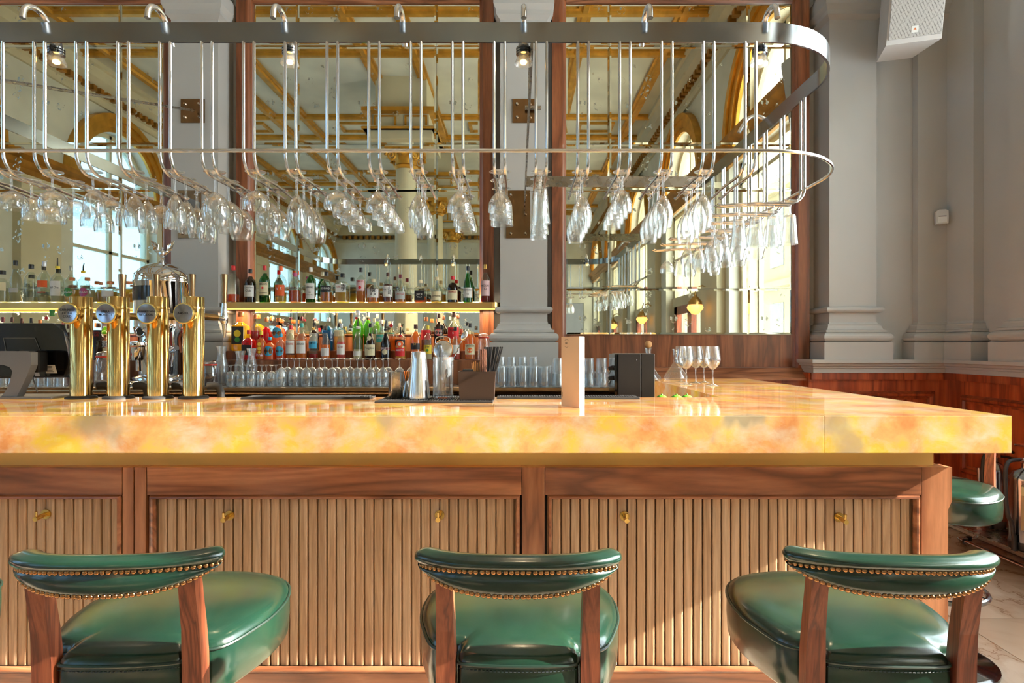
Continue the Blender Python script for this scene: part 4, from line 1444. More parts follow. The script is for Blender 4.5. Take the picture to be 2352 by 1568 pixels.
SH = {  # outline: (fraction of height, fraction of half width)
 'round': [(0, .93), (.012, 1), (.55, 1), (.62, .94), (.68, .74), (.73, .46), (.78, .33), (.97, .30), (.975, .36), (1, .36)],
 'tall': [(0, .93), (.012, 1), (.60, 1), (.67, .9), (.74, .58), (.80, .38), (.97, .34), (.975, .40), (1, .40)],
 'slope': [(0, .9), (.015, 1), (.42, 1), (.55, .86), (.68, .56), (.80, .36), (.97, .32), (.975, .38), (1, .38)],
 'square': [(0, .94), (.012, 1), (.60, 1), (.655, .92), (.70, .55), (.74, .34), (.97, .31), (.975, .38), (1, .38)],
 'squat': [(0, .9), (.015, 1), (.52, 1), (.62, .9), (.70, .6), (.75, .36), (.95, .33), (.96, .4), (1, .4)],
 'bell': [(0, .86), (.02, .96), (.2, 1), (.40, .92), (.52, .70), (.62, .5), (.72, .36), (.97, .32), (.975, .4), (1, .4)],
 'wide': [(0, .92), (.02, 1), (.44, 1), (.56, .92), (.66, .62), (.72, .32), (.96, .28), (.97, .34), (1, .34)],
}
def interp(sh, t):
    s = SH[sh]
    for (a, ra), (b, rb) in zip(s, s[1:]):
        if a <= t <= b:
            return ra + (rb - ra) * (t - a) / max(b - a, 1e-6)
    return s[-1][1]

_bm = {}
def bottle_mesh(key, fn):
    if key not in _bm: _bm[key] = fn()
    return _bm[key]

def bend(mb, r, sq, rr, yscale=1.0):
    """wrap flat x-z art round a body of radius r (front faces -y)"""
    out = []
    for x, y, z in mb.v:
        if sq > 2:
            out.append((x, -rr - 0.0008 + y, z))
        else:
            a = x / r
            out.append((rr * math.sin(a), -rr * math.cos(a) * yscale + y, z))
    mb.v = out
    return mb

def patch(w, z0, z1, r, sq, off=0.0008):
    """label patch on the front of the body, half width w"""
    n = 10
    m = MB(); v = []
    for i in range(n + 1):
        x = -w + 2 * w * i / n
        for z in (z0, z1):
            if sq > 2: v.append((x, -r - off, z))
            else:
                a = x / r
                v.append(((r + off) * math.sin(a), -(r + off) * math.cos(a), z))
    m.add(v, [(2 * i, 2 * i + 2, 2 * i + 3, 2 * i + 1) for i in range(n)], sq == 2)
    return m

def round_patch(rad, zc, r, sq, off=0.001, n=24):
    m = MB(); v = [(0, 0, zc)]
    for i in range(n): v.append((rad * math.cos(2 * PI * i / n), 0, zc + rad * math.sin(2 * PI * i / n)))
    m.add(v, [(0, 1 + i, 1 + (i + 1) % n) for i in range(n)])
    return bend(m, r, sq, r + off)

def bottle(px, ytop, Y, zbase, wpx, shape, gcol, liq, fill, label, cap, lab, row, texts=(), pour=False, art=None, ydepth=0.0, caph=None):
    """label: (colour, y0, y1) in photo pixels or None; texts: (string, y, size_px, ink)"""
    sc = F / Y
    x = (px - CX) / sc
    h = (EYE - (ytop - CY) / sc) - zbase
    w = wpx / sc / 2
    sq = 6.0 if shape == 'square' else 2.0
    zz = lambda py: (EYE - (py - CY) / sc) - zbase
    t = thing('bottle', lab, 'bottle', (x, Y, zbase), 0, row)
    caph = caph if caph is not None else (0.13 if h < 0.24 else 0.12)
    ch = caph * h
    key = (shape, round(h, 3), round(w, 4), gcol)
    body_top = h - ch * 0.6
    def mk():
        prof = [(max(w * r, 1e-5), min(f_ * h, body_top)) for f_, r in SH[shape] if f_ * h <= body_top + 1e-6]
        return MB().lathe([(1e-5, 0.0)] + prof, 20, sq=sq, closed_ends=False).mesh('glass_body')
    gm = tinted_glass(CN[gcol], {'clear': 0.03, 'dark': 0.75, 'black': 0.92, 'yellow': 0.9, 'red': 0.6, 'peach': 0.6, 'blue': 0.25}.get(gcol, 0.35))
    body = put('glass_body', bottle_mesh(key, mk), gm, t)
    if liq and liq != 'none' and fill > 0.02:
        prof = [(1e-5, 0.006)]
        n = 9
        for i in range(n + 1):
            f_ = 0.02 + (fill - 0.02) * i / n
            prof.append((w * interp(shape, f_) * 0.93, f_ * h))
        prof.append((1e-5, fill * h + 0.0003))
        obj('liquid', MB().lathe(prof, 18, sq=sq, closed_ends=False), liquid(LQ[liq]), t)
    # cap
    rc = w * interp(shape, 0.93) * (1.12 if cap != 'cork' else 1.25)
    cm = flat(LC[cap], 0.35, 0.6 if cap in ('silver', 'gold') else 0.0)
    if not pour:
        obj('cap', MB().lathe([(rc * 0.97, h - ch), (rc, h - ch + 0.002), (rc, h - 0.003), (rc * 0.9, h)], 16), cm, t)
    else:
        obj('cap', MB().lathe([(rc * 0.97, h - ch), (rc, h - ch + 0.002), (rc, h - ch * 0.5), (rc * 0.7, h - ch * 0.45)], 16), cm, t)
        p = MB().tube([(0, 0, h - ch * 0.5), (0, 0, h + 0.015), (0.004, -0.004, h + 0.045)], 0.0055, 8, r_end=0.0035)
        obj('pourer', p, M['black_rubber'], t)
    if label:
        col, y0, y1 = label[:3]
        z1, z0 = zz(y0), zz(y1)
        wl = w * (0.92 if sq == 2 else 0.82)
        if col == 'round':
            lo = obj('paper_label', round_patch(min(w * 0.95, (z1 - z0) / 2), (z0 + z1) / 2, w, sq), flat(LC[label[3]], 0.5), t)
        else:
            lo = obj('paper_label', patch(wl * 1.15 if sq == 2 else wl, z0, z1, w, sq), flat(LC[col], 0.55), t)
    else:
        lo = t
    for e in texts:
        s, ty, size, ink = e[:4]
        dx = (e[4] if len(e) > 4 else 0) / sc
        mb = text_mb(s, size / sc / 0.72, 0.004)
        mw = max(abs(v_[0]) for v_ in mb.v) if mb.v else 1
        lim = w * 0.80 - abs(dx)
        k = min(1.0, lim / mw)
        mb.v = [(a * k + dx, b, c + zz(ty)) for a, b, c in mb.v]
        mb = bend(mb, w, sq, w + 0.0016)
        obj('lettering', mb, M[ink], lo, fix=False)
    if art:
        for kind, ay, rad, col in art:
            mb = round_patch(rad / sc, zz(ay), w, sq, 0.0014)
            obj('emblem', mb, flat(LC[col], 0.5), lo, fix=False)
    return t

Zs = ZS + 0.0005
YS = 4.515
row1 = 'bottles on the middle brass shelf'
def L(px, ytop, wpx, shape, g, liq, fill, label, cap, texts=(), art=None, pour=False, desc=None):
    return dict(px=px, ytop=ytop, wpx=wpx, shape=shape, gcol=g, liq=liq, fill=fill, label=label, cap=cap, texts=texts, art=art, pour=pour, desc=desc)
SHELF_MID = [
 L(536, 610, 27, 'round', 'clear', 'orange', 0.22, None, 'red', desc='clear bottle a quarter full of red spirit'),
 L(575, 618, 25, 'round', 'dark', 'brown', 0.5, ('white', 656, 682), 'black', [('Canadian', 661, 4, 'ink'), ('Club', 668, 5, 'ink')], desc='dark brown bottle with white label'),
 L(608, 610, 24, 'round', 'green', 'green', 0.3, ('cream', 649, 679), 'red', [('JAMESON', 653, 6, 'ink'), ('IRISH WHISKEY', 673, 2.5, 'ink')], [('c', 662, 2.5, 'red')], desc='green bottle with cream label and red cap'),
 L(645, 611, 25, 'round', 'clear', 'gold', 0.26, ('orange', 655, 680), 'orange', [('V S', 664, 7, 'ink_white')], desc='clear bottle with orange label and orange cap'),
 L(678, 626, 27, 'round', 'clear', 'orange', 0.40, None, 'purple', desc='unlabelled clear bottle half full of orange spirit'),
 L(714, 614, 23, 'round', 'green', 'green', 0.3, ('white', 651, 687), 'white', [('LAPHROAIG', 661, 5, 'ink'), ('10', 672, 5, 'ink'), ('ISLAY SINGLE MALT', 678, 2.3, 'ink')], desc='green bottle with tall white label and white cap'),
 L(750, 624, 27, 'round', 'clear', 'amber', 0.33, ('black', 657, 670), 'black', [('HIGHLAND', 663, 4.5, 'ink_white')], desc='clear bottle with narrow black label'),
 L(787, 628, 29, 'square', 'clear', 'gold', 0.40, ('white', 654, 672), 'black', [('季', 662, 12, 'ink', 6), ('TOKI', 660, 4, 'ink_red', -6)], desc='square clear bottle with white calligraphy label'),
 L(829, 615, 21, 'tall', 'clear', 'amber', 0.62, ('pink', 643, 668), 'black', [('FAMOUS', 647, 5, 'ink_red')], [('c', 661, 3.5, 'red')], desc='slim clear bottle with pink label and red emblem'),
 L(858, 641, 29, 'squat', 'clear', 'amber', 0.46, ('white', 664, 684), 'cream', [('響', 672, 12, 'ink', 2)], desc='squat faceted bottle with white calligraphy label'),
 L(891, 626, 24, 'round', 'clear', 'brown', 0.60, ('white', 657, 682), 'brown', [('山', 663, 7, 'ink', 6), ('崎', 673, 9, 'ink', 6), ('THE', 666, 3, 'ink', -5)], desc='red brown bottle with white calligraphy label'),
 L(920, 630, 25, 'round', 'clear', 'amber', 0.36, ('grey', 669, 688), 'maroon', [('CHIVAS', 676, 4.5, 'ink_red')], desc='clear round bottle with grey label and maroon cap'),
 L(966, 643, 27, 'square', 'clear', 'orange', 0.25, ('black', 668, 690), 'cream', [('JACK', 677, 4.5, 'ink_white'), ('No.7', 683, 3.5, 'ink_white')], desc='square clear bottle with black shield label'),
 L(1003, 636, 26, 'squat', 'clear', 'gold', 0.42, ('cream', 669, 690), 'cream', [('Dalwhinnie', 680, 4, 'ink')], desc='pale gold bottle with cream label'),
 L(1040, 634, 25, 'squat', 'dark', 'brown', 0.5, ('cream', 667, 689), 'red', [('DRAMBUIE', 671, 5, 'ink_red')], desc='dark bottle with cream label and red cap'),
 L(1075, 611, 22, 'slope', 'green', 'green', 0.4, ('white', 661, 684), 'black', [('Glenfiddich', 666, 4, 'ink'), ('12', 676, 4, 'ink')], desc='bright green bottle with white label'),
 L(1115, 607, 22, 'round', 'clear', 'red', 0.52, ('pink', 645, 680), 'gold', [('MACALLAN', 657, 4.5, 'ink'), ('12', 664, 5, 'ink')], desc='tall clear bottle with pale pink label and gold cap'),
]
def place(rows, Y, zbase, row, lab_row, jitter=0.0):
    for i, d in enumerate(rows):
        cw = d['desc'] or '%s bottle with %s cap' % (d['gcol'], d['cap'])
        dd = dict(d); dd.pop('desc')
        bottle(Y=Y + random.uniform(-jitter, jitter), zbase=zbase, lab=cw + ', ' + ORD[i] + ' ' + lab_row, row=row, **dd)
place(SHELF_MID, YS, Zs, row1, 'from left on middle shelf')
SHELF_LEFT = [
 L(6, 621, 33, 'squat', 'clear', 'water', 0.45, ('cream', 649, 668), 'black', [('白', 658, 14, 'ink', -2)], desc='clear bottle with cream calligraphy label'),
 L(36, 598, 24, 'slope', 'clear', 'water', 0.25, ('grey', 662, 672), 'black', desc='tall clear bottle with black foil neck'),
 L(72, 607, 27, 'tall', 'clear', 'water', 0.14, None, 'black', [('Ocho', 656, 9, 'ink', -2)], desc='clear bottle with script lettering and black cap'),
 L(102, 600, 26, 'round', 'clear', 'water', 0.14, ('orange', 645, 660), 'silver', [('BLANCO', 672, 5, 'ink_red')], desc='clear bottle with orange label and silver cap'),
 L(132, 606, 27, 'round', 'clear', 'water', 0.18, ('white', 646, 680), 'yellow', [('Ketel One', 661, 5.5, 'ink')], pour=True, desc='clear bottle with white label and yellow neck'),
 L(166, 637, 31, 'wide', 'clear', 'gold', 0.5, ('round', 662, 682, 'green'), 'cork', [('OCABEL', 672, 5, 'ink_white')], desc='clear cork-stoppered bottle with round green label'),
 L(201, 637, 31, 'wide', 'clear', 'water', 0.5, ('round', 662, 682, 'purple'), 'cork', [('OCABEL', 672, 5, 'ink_white')], desc='clear cork-stoppered bottle with round pink label'),
 L(232, 648, 18, 'round', 'clear', 'gold', 0.6, None, 'cork', desc='small clear bottle with cork'),
 L(252, 646, 31, 'wide', 'clear', 'gold', 0.52, ('white', 668, 682), 'cork', desc='pale green bottle with white neck tag'),
 L(297, 646, 38, 'wide', 'clear', 'yellow', 0.62, None, 'cork', desc='round flask of bright yellow spirit'),
]
place(SHELF_LEFT, YS, Zs, 'bottles on the left brass shelf', 'from left on left shelf')
# lower rows in front of the middle mirror
LOW_BACK = [
 L(553, 717, 33, 'square', 'yellow', 'none', 0, ('black', 750, 790), 'cork', [('ILLICIT', 745, 6, 'ink')], [('c', 766, 8, 'yellow'), ('c', 780, 6, 'green')], desc='square yellow bottle with dark picture label'),
 L(587, 722, 22, 'round', 'clear', 'red', 0.55, None, 'cork', desc='clear bottle of red liqueur with orange top'),
 L(612, 729, 23, 'wide', 'red', 'none', 0, None, 'cork', desc='round red flask'),
 L(640, 730, 27, 'round', 'peach', 'none', 0, ('round', 752, 776, 'blue'), 'cork', [('MALFY', 764, 6, 'ink')], desc='peach bottle with round blue label'),
 L(668, 724, 20, 'round', 'clear', 'amber', 0.3, ('cream', 758, 780), 'maroon', pour=True, desc='clear bottle with cream label and pourer'),
 L(693, 727, 20, 'round', 'clear', 'amber', 0.5, None, 'maroon', desc='amber bottle with maroon top'),
 L(722, 740, 22, 'squat', 'dark', 'brown', 0.5, ('grey', 765, 788), 'black', desc='black round-shouldered bottle'),
 L(755, 729, 24, 'square', 'blue', 'blue', 0.6, None, 'silver', desc='square blue glass bottle'),
 L(780, 742, 24, 'squat', 'clear', 'gold', 0.6, ('cream', 758, 772), 'black', desc='pale yellow bottle with cream label'),
 L(822, 713, 25, 'tall', 'lime', 'green', 0.4, None, 'white', [('No. TEN', 752, 4, 'ink_white')], [('c', 731, 3, 'red')], desc='tall fluted green gin bottle'),
 L(845, 716, 17, 'tall', 'lime', 'green', 0.4, None, 'white', desc='second green gin bottle half hidden'),
 L(860, 731, 18, 'round', 'clear', 'water', 0.5, None, 'cream', desc='clear bottle with pale wooden stopper'),
 L(876, 734, 23, 'bell', 'clear', 'water', 0.3, ('teal', 768, 786), 'white', [('APELLE', 776, 5, 'ink_white')], desc='bell-shaped bottle with teal label'),
 L(900, 738, 17, 'round', 'clear', 'amber', 0.5, None, 'white', art=[('c', 748, 4, 'red')], desc='clear bottle with a red dot seal'),
 L(920, 750, 26, 'wide', 'clear', 'amber', 0.5, ('black', 780, 796), 'cream', desc='round amber flask with dark label'),
 L(979, 728, 24, 'round', 'clear', 'brown', 0.6, ('red', 758, 780), 'cork', desc='amber bottle with red label'),
 L(1008, 720, 22, 'round', 'dark', 'brown', 0.6, ('black', 750, 776), 'brown', [('HAVANA', 760, 5, 'ink_white'), ('CLUB', 766, 5, 'ink_white')], [('c', 763, 8, 'red')], desc='dark rum bottle with red circle label'),
 L(1042, 717, 28, 'round', 'clear', 'amber', 0.3, ('red', 752, 778), 'brown', [('RUM', 758, 5, 'ink'), ('S', 765, 5, 'ink_white')], desc='clear bottle with tall red label'),
 L(1073, 740, 20, 'round', 'clear', 'amber', 0.4, ('cream', 760, 782), 'black', desc='clear bottle with cream label and black top'),
]
place(LOW_BACK, 4.50, 1.3005, 'back row of bottles below the middle shelf', 'in lower back row')
LOW_FRONT = [
 L(572, 758, 27, 'square', 'red', 'none', 0, ('black', 792, 815), 'red', [('GIN', 789, 5, 'ink')], desc='square red bottle with dark label'),
 L(600, 760, 22, 'round', 'clear', 'amber', 0.75, None, 'yellow', [('Pink', 815, 7, 'ink_white')], [('c', 790, 4, 'yellow'), ('c', 800, 4, 'yellow'), ('c', 808, 3, 'yellow')], desc='amber bottle with yellow fruit pattern'),
 L(620, 774, 24, 'round', 'peach', 'orange', 0.6, ('round', 794, 818, 'blue'), 'blue', [('MALFY', 806, 6, 'ink')], desc='orange bottle with round blue label'),
 L(645, 766, 23, 'round', 'clear', 'orange', 0.5, ('round', 794, 818, 'blue'), 'blue', [('MALFY', 806, 6, 'ink')], desc='clear orange bottle with round blue label'),
 L(668, 747, 22, 'round', 'clear', 'amber', 0.14, ('white', 782, 811), 'red', [('RHUBARB', 790, 4.5, 'ink_red')], desc='clear bottle with white label and red cap'),
 L(693, 742, 23, 'round', 'clear', 'amber', 0.55, ('white', 782, 811), 'teal', [('LEMONADE', 790, 4.5, 'ink')], desc='clear amber bottle with teal cap'),
 L(720, 748, 21, 'round', 'clear', 'red', 0.18, ('blue', 784, 800), 'gold', [('CAMPARI', 788, 5.5, 'ink')], pour=True, desc='clear bottle with pale blue label and pourer'),
 L(748, 749, 21, 'slope', 'clear', 'amber', 0.45, ('white', 799, 817), 'black', desc='clear bottle with low white label and black cap'),
 L(784, 743, 20, 'slope', 'clear', 'pink', 0.5, ('white', 790, 814), 'silver', [('SLOE', 797, 4, 'ink_red')], desc='pink tinted bottle with white label'),
 L(822, 745, 21, 'slope', 'clear', 'water', 0.3, ('white', 806, 817), 'white', pour=True, desc='clear bottle with small white label and pourer'),
 L(851, 742, 26, 'bell', 'dark', 'brown', 0.6, ('cream', 791, 816), 'black', [('Frangelico', 799, 5, 'ink')], [('c', 776, 5, 'cream')], desc='dark brown bottle with cream label'),
 L(886, 750, 23, 'slope', 'black', 'none', 0, ('maroon', 797, 803), 'black', [('BAILEYS', 800, 5, 'ink_white')], [('c', 808, 6, 'cream')], pour=True, desc='black bottle with maroon banner and pourer'),
 L(920, 765, 24, 'wide', 'clear', 'gold', 0.5, ('red', 798, 818), 'red', [('AMARETTO', 804, 4.5, 'ink_white')], [('c', 790, 8, 'orange'), ('c', 790, 3.5, 'white')], pour=True, desc='clear bottle with orange disc and red label'),
 L(955, 745, 24, 'tall', 'clear', 'amber', 0.8, ('black', 788, 802), 'brown', [('ST', 790, 5, 'ink_gold')], desc='fluted amber bottle with tall stopper'),
 L(983, 747, 20, 'round', 'clear', 'water', 0.2, ('yellow', 792, 812), 'yellow', [('J.W', 796, 5, 'ink')], [('c', 804, 3, 'green')], desc='clear bottle with yellow label and yellow cap'),
 L(1016, 747, 23, 'bell', 'clear', 'amber', 0.6, None, 'black', desc='unlabelled amber bottle with black cap'),
 L(1046, 750, 22, 'bell', 'clear', 'pink', 0.3, ('white', 792, 812), 'black', desc='pale pink bottle with white label'),
 L(1080, 742, 25, 'round', 'clear', 'amber', 0.7, ('cream', 790, 814), 'black', [('PLANTATION', 794, 4.5, 'ink')], [('c', 804, 6, 'orange')], desc='amber rum bottle with cream and orange label'),
]
place(LOW_FRONT, 4.335, 1.2355, 'front row of bottles below the middle shelf', 'in lower front row')
LOW_LEFT = [
 L(7, 728, 19, 'round', 'clear', 'red', 0.5, None, 'maroon', desc='bottle with maroon cap above the touchscreen'),
 L(28, 728, 19, 'round', 'clear', 'amber', 0.5, None, 'brown', desc='bottle with copper cap above the touchscreen'),
 L(50, 731, 19, 'round', 'clear', 'amber', 0.5, None, 'brown', desc='bottle with plain brown cap above the touchscreen'),
 L(72, 730, 19, 'round', 'dark', 'brown', 0.5, None, 'black', desc='dark bottle with black cap above the touchscreen'),
 L(92, 734, 18, 'round', 'clear', 'amber', 0.5, None, 'cork', desc='bottle with cork cap above the touchscreen'),
 L(120, 712, 34, 'wide', 'lime', 'green', 0.5, ('white', 742, 760), 'green', art=[('c', 731, 4, 'red')], desc='bright green flask with red seal'),
 L(158, 745, 26, 'round', 'dark', 'brown', 0.5, ('cream', 775, 800), 'brown', desc='brown bottle beside the first beer tap'),
 L(226, 742, 26, 'round', 'dark', 'brown', 0.5, ('black', 758, 782), 'brown', [('HAVANA', 764, 5, 'ink_red'), ('CLUB', 770, 5, 'ink_red')], desc='dark rum bottle between two beer taps'),
 L(251, 758, 22, 'square', 'clear', 'water', 0.4, ('white', 782, 796), 'brown', [('KOKO', 787, 5, 'ink'), ('KANU', 793, 5, 'ink')], desc='square bottle with white block lettering label'),
]
place(LOW_LEFT, 4.36, 1.2355, 'bottles below the left shelf', 'in lower left row')
# ------------------------------------------------------------------ things on the front counter
ZT = ZC + 0.0005
def on_top(px, py):
    """world x, y of a point of the counter top seen at a pixel"""
    Y = F * (EYE - ZC) / (py - CY)
    return X_of(px, Y), Y

# ---- beer taps
def beer_tap(px, lab, lines):
    Y = 2.655
    x = X_of(px, Y)
    t = thing('beer_tap', lab, 'beer tap', (x, Y, ZT), 0, 'brass beer taps')
    obj('base_ring', MB().lathe([(0.062, 0), (0.062, 0.006), (0.055, 0.012), (0.045, 0.014)], 32), M['black_rubber'], t)
    h = 0.456
    tw = obj('tower', MB().lathe([(0.0435, 0.012), (0.0435, h - 0.003), (0.041, h)], 36), M['brass'], t)
    obj('seam_bead', MB().lathe([(0.0442, h - 0.055), (0.0446, h - 0.05), (0.0442, h - 0.045)], 36, closed_ends=False), M['brass'], tw)
    # medallion facing the customer
    zc = Z_of(720, 2.6) - ZT
    stub = MB().lathe([(0.034, 0.0), (0.036, 0.02), (0.043, 0.034), (0.047, 0.042), (0.047, 0.05), (0.044, 0.053)], 32)
    rx = Matrix.Translation((0, -0.03, zc)) @ Matrix.Rotation(PI / 2, 4, 'X')
    med = obj('medallion', stub.xf(rx), M['brass_bright'], t)
    obj('medallion_face', MB().lathe([(0.041, 0.052), (0.040, 0.0545), (1e-5, 0.0548)], 32, closed_ends=False).xf(rx), M['lens'], med)
    for i, s in enumerate(lines):
        mb = text_mb(s, 0.0125 if len(s) > 8 else 0.014, 0.002)
        mw = max(abs(v_[0]) for v_ in mb.v)
        k = min(1, 0.036 / mw)
        mb.v = [(a * k, b - 0.0855, c * k + zc + 0.014 * ((len(lines) - 1) / 2 - i)) for a, b, c in mb.v]
        obj('lettering', mb, M['ink'], med, fix=False)
    # faucet on the far side
    za = Z_of(728, 2.8) - ZT
    obj('faucet_arm', MB().tube([(0, 0.03, za), (0, 0.17, za), (0, 0.20, za)], 0.017, 14, r_end=0.015), M['brass_satin'], t)
    f_ = MB().tube([(0, 0.19, za), (0, 0.27, za - 0.004)], 0.013, 14)
    f_.lathe([(0.012, -0.03), (0.018, -0.02), (0.018, 0.02), (0.014, 0.03), (0.011, 0.075)], 16, (0, 0.275, za))
    obj('faucet', f_, M['chrome'], t)
    obj('spout', MB().tube([(0, 0.275, za - 0.02), (0, 0.28, za - 0.095)], 0.0125, 12, r_end=0.006), M['chrome'], t)
    obj('tap_handle', MB().lathe([(0.012, 0.075), (0.012, 0.09), (0.014, 0.13), (0.018, 0.215), (0.017, 0.219)], 18, (0, 0.275, za)), M['bronze'], t)
    c = MB().tube([(0.03, 0.06, 0.052), (0.06, 0.066, 0.054), (0.078, 0.07, 0.047), (0.086, 0.072, 0.025), (0.087, 0.072, 0.0)], 0.017, 12)
    obj('drain_elbow', c, M['black_rubber'], t)
    return t
principled('lens', (160, 160, 168), 0.06, 0.85, vary=0.35, vscale=22)
beer_tap(187, 'brass beer tap nearest the touchscreen till, with a three-line medallion', ['GUINNESS', 'EXTRA', 'COLD'])
beer_tap(272, 'brass beer tap second from the touchscreen till, with a two-line medallion', ['BIRRA', 'MORETTI'])
beer_tap(363, 'brass beer tap third from the touchscreen till, before the chrome espresso machine', ['BEAVERTOWN', 'NECK OIL'])
beer_tap(445, 'brass beer tap farthest from the till, with a faint one-line medallion', ['AMSTEL'])

# ---- till
px, Y = 84, 2.62
t = thing('till_screen', 'black touchscreen till seen from behind on a grey metal stand', 'till', (X_of(40, 2.6), 2.60, ZT))
def loc_pts(pts, o=t):
    return [Vector(p) - o.location for p in pts]
# monitor shell: back face outline (photo pixels) at the back plane, screen side deeper
bk = [at(-60, 742, 2.74), at(120, 742, 2.74), at(146, 760, 2.74), at(166, 862, 2.74), at(-60, 866, 2.74)]
fr_ = [at(-60, 740, 2.80), at(148, 745, 2.80), at(166, 800, 2.81), at(178, 866, 2.81), at(-60, 869, 2.80)]
m = MB(); v = loc_pts(bk) + loc_pts(fr_); n = 5
m.add(v, [(i, (i + 1) % n, n + (i + 1) % n, n + i) for i in range(n)] + [tuple(range(n)), tuple(range(2 * n - 1, n - 1, -1))])
mon = obj('monitor_shell', m, M['black_gloss'], t)
a = loc_pts([at(8, 776, 2.737), at(80, 776, 2.737), at(103, 832, 2.737), at(18, 832, 2.737)])
m = MB(); m.tube(a, 0.0016, 6, closed=True); obj('cover_seam', m, M['grey_metal'], mon)
a = loc_pts([at(99, 838, 2.738), at(126, 838, 2.738), at(132, 857, 2.738), at(106, 857, 2.738)])
m = MB(); m.add(a, [(0, 1, 2, 3)]); st_ = obj('sticker', m, M['paper_white'], mon)
lines_ = MB()
for i in range(5):
    y_ = 841 + i * 3
    q = loc_pts([at(103 + i, y_, 2.7375), at(120 + i - 2 * (i % 2), y_, 2.7375), at(120 + i - 2 * (i % 2), y_ + 1, 2.7375), at(103 + i, y_ + 1, 2.7375)])
    lines_.add(q, [(0, 1, 2, 3)])
obj('lettering', lines_, M['ink'], st_)
a = loc_pts([at(78, 832, 2.738), at(84, 832, 2.738), at(92, 863, 2.738), at(80, 863, 2.738)])
m = MB(); m.add(a, [(0, 1, 2, 3)]); obj('sticker', m, M['paper_white'], mon)
# curved metal stand
poly = [(-60, 806), (64, 806), (71, 809), (71, 838), (62, 862), (48, 892), (38, 912), (0, 914), (14, 896), (24, 874), (28, 852), (22, 843), (8, 838), (-60, 836)]
m = MB()
f0 = loc_pts([at(x_, y_, 2.62) for x_, y_ in poly]); f1 = [p + Vector((0.006, 0.03, 0)) for p in f0]
n = len(poly)
m.add(f0 + f1, [(i, (i + 1) % n, n + (i + 1) % n, n + i) for i in range(n)] + [tuple(range(n)), tuple(range(2 * n - 1, n - 1, -1))])
obj('stand', m, M['grey_metal'], t)
m = MB(); m.bbox(-0.25, 0.15, 0.0, 0.18, 0.0, 0.012, 0.004); obj('stand_foot', m, M['grey_metal'], t, (0.0, 0.0, 0))
m = MB(); m.tube(loc_pts([at(73, 860, 2.70), at(86, 900, 2.70)]), 0.003, 6); obj('cable', m, M['grey_metal'], t)
m = MB(); m.bbox(-0.05, 0.05, 0, 0.06, -0.05, 0.05, 0.01); obj('mount', m, M['black_plastic'], t, loc_pts([at(62, 830, 2.66)])[0])

# ---- bar mats
def mat_piece(poly, lab, h=0.011):
    xs = [p[0] for p in poly]; ys = [p[1] for p in poly]
    t = thing('bar_mat', lab, 'bar mat', (sum(xs) / len(xs), sum(ys) / len(ys), ZT))
    L_ = [(p[0] - t.location.x, p[1] - t.location.y) for p in poly]
    obj('tray', slab(L_, 0, h * 0.7, 0.0015), M['black_rubber'], t)
    x0, x1 = min(p[0] for p in L_) + 0.012, max(p[0] for p in L_) - 0.012
    y0, y1 = min(p[1] for p in L_) + 0.012, max(p[1] for p in L_) - 0.012
    m = MB(); n = int((x1 - x0) / 0.011)
    for i in range(n):
        x_ = x0 + i * (x1 - x0) / n
        m.box(x_, x_ + 0.005, y0, y1, h * 0.7, h)
    r_ = obj('ribs', m, M['black_rubber'], t); r_['kind'] = 'stuff'
    m = MB(); m.box(x0 - 0.01, x1 + 0.01, y0 - 0.01, y0 - 0.004, h * 0.6, h); m.box(x0 - 0.01, x1 + 0.01, y1 + 0.004, y1 + 0.01, h * 0.6, h)
    obj('rim', m, M['black_rubber'], t)
    return t
def quad(p0, p1, p2, p3): return [on_top(*p) for p in (p0, p1, p2, p3)]
def rect_mat(px0, px1, yfront, yback):
    (xa, ya), (xb, _) = on_top(px0, yfront), on_top(px1, yfront)
    _, yb = on_top(px1, yback)
    return [(xa, ya), (xb, ya), (xb, yb), (xa, yb)]
mat_piece(rect_mat(860, 1132, 926, 914.5), 'ribbed black bar mat under the shaker and caddy')
mat_piece(rect_mat(1141, 1470, 917, 912.6), 'long ribbed black bar mat behind the standing menu')
mat_piece(rect_mat(552, 848, 918, 912.6), 'flat black bar mat between the beer taps and shaker')

# ---- shaker, jigger, tin, mixing glass with tools, caddy
ZM = ZT + 0.012
def spot_at(px, py): return on_top(px, py)
x, y = X_of(962, 2.52), 2.52
t = thing('cocktail_shaker', 'two-part steel cocktail shaker standing upside down on the mat', 'shaker', (x, y, ZM))
k = y / F
obj('large_tin', MB().lathe([(0.0478, 0), (0.0482, 0.003), (0.046, 0.03), (0.042, 0.075), (0.0415, 0.078)], 36), M['steel_rod'], t)
obj('small_tin', MB().lathe([(0.0415, 0.074), (0.0405, 0.08), (0.0335, 0.165), (0.0295, 0.197), (0.0275, 0.2), (1e-4, 0.2)], 36), M['steel_rod'], t)
x, y = X_of(909, 2.56), 2.56
t = thing('steel_cup', 'short square steel cup on the bar mat', 'cup', (x, y, ZM), 0.5)
obj('body', MB().lathe([(1e-4, 0), (0.026, 0), (0.028, 0.003), (0.0275, 0.112), (0.0255, 0.113), (0.0255, 0.01), (1e-4, 0.008)], 28, sq=4.5, closed_ends=False), M['steel_brushed'], t)
x, y = X_of(934, 2.63), 2.63
t = thing('jigger', 'slim double-ended steel and copper jigger behind the shaker', 'jigger', (x, y, ZM))
obj('lower_cone', MB().lathe([(0.021, 0), (0.0195, 0.02), (0.006, 0.068)], 24), M['steel'], t)
obj('upper_cone', MB().lathe([(0.006, 0.068), (0.014, 0.1), (0.0165, 0.112)], 24), M['copper'], t)
x, y = X_of(1018, 2.56), 2.56
mg = thing('mixing_glass', 'tall straight mixing glass holding steel bar tools', 'glass', (x, y, ZM))
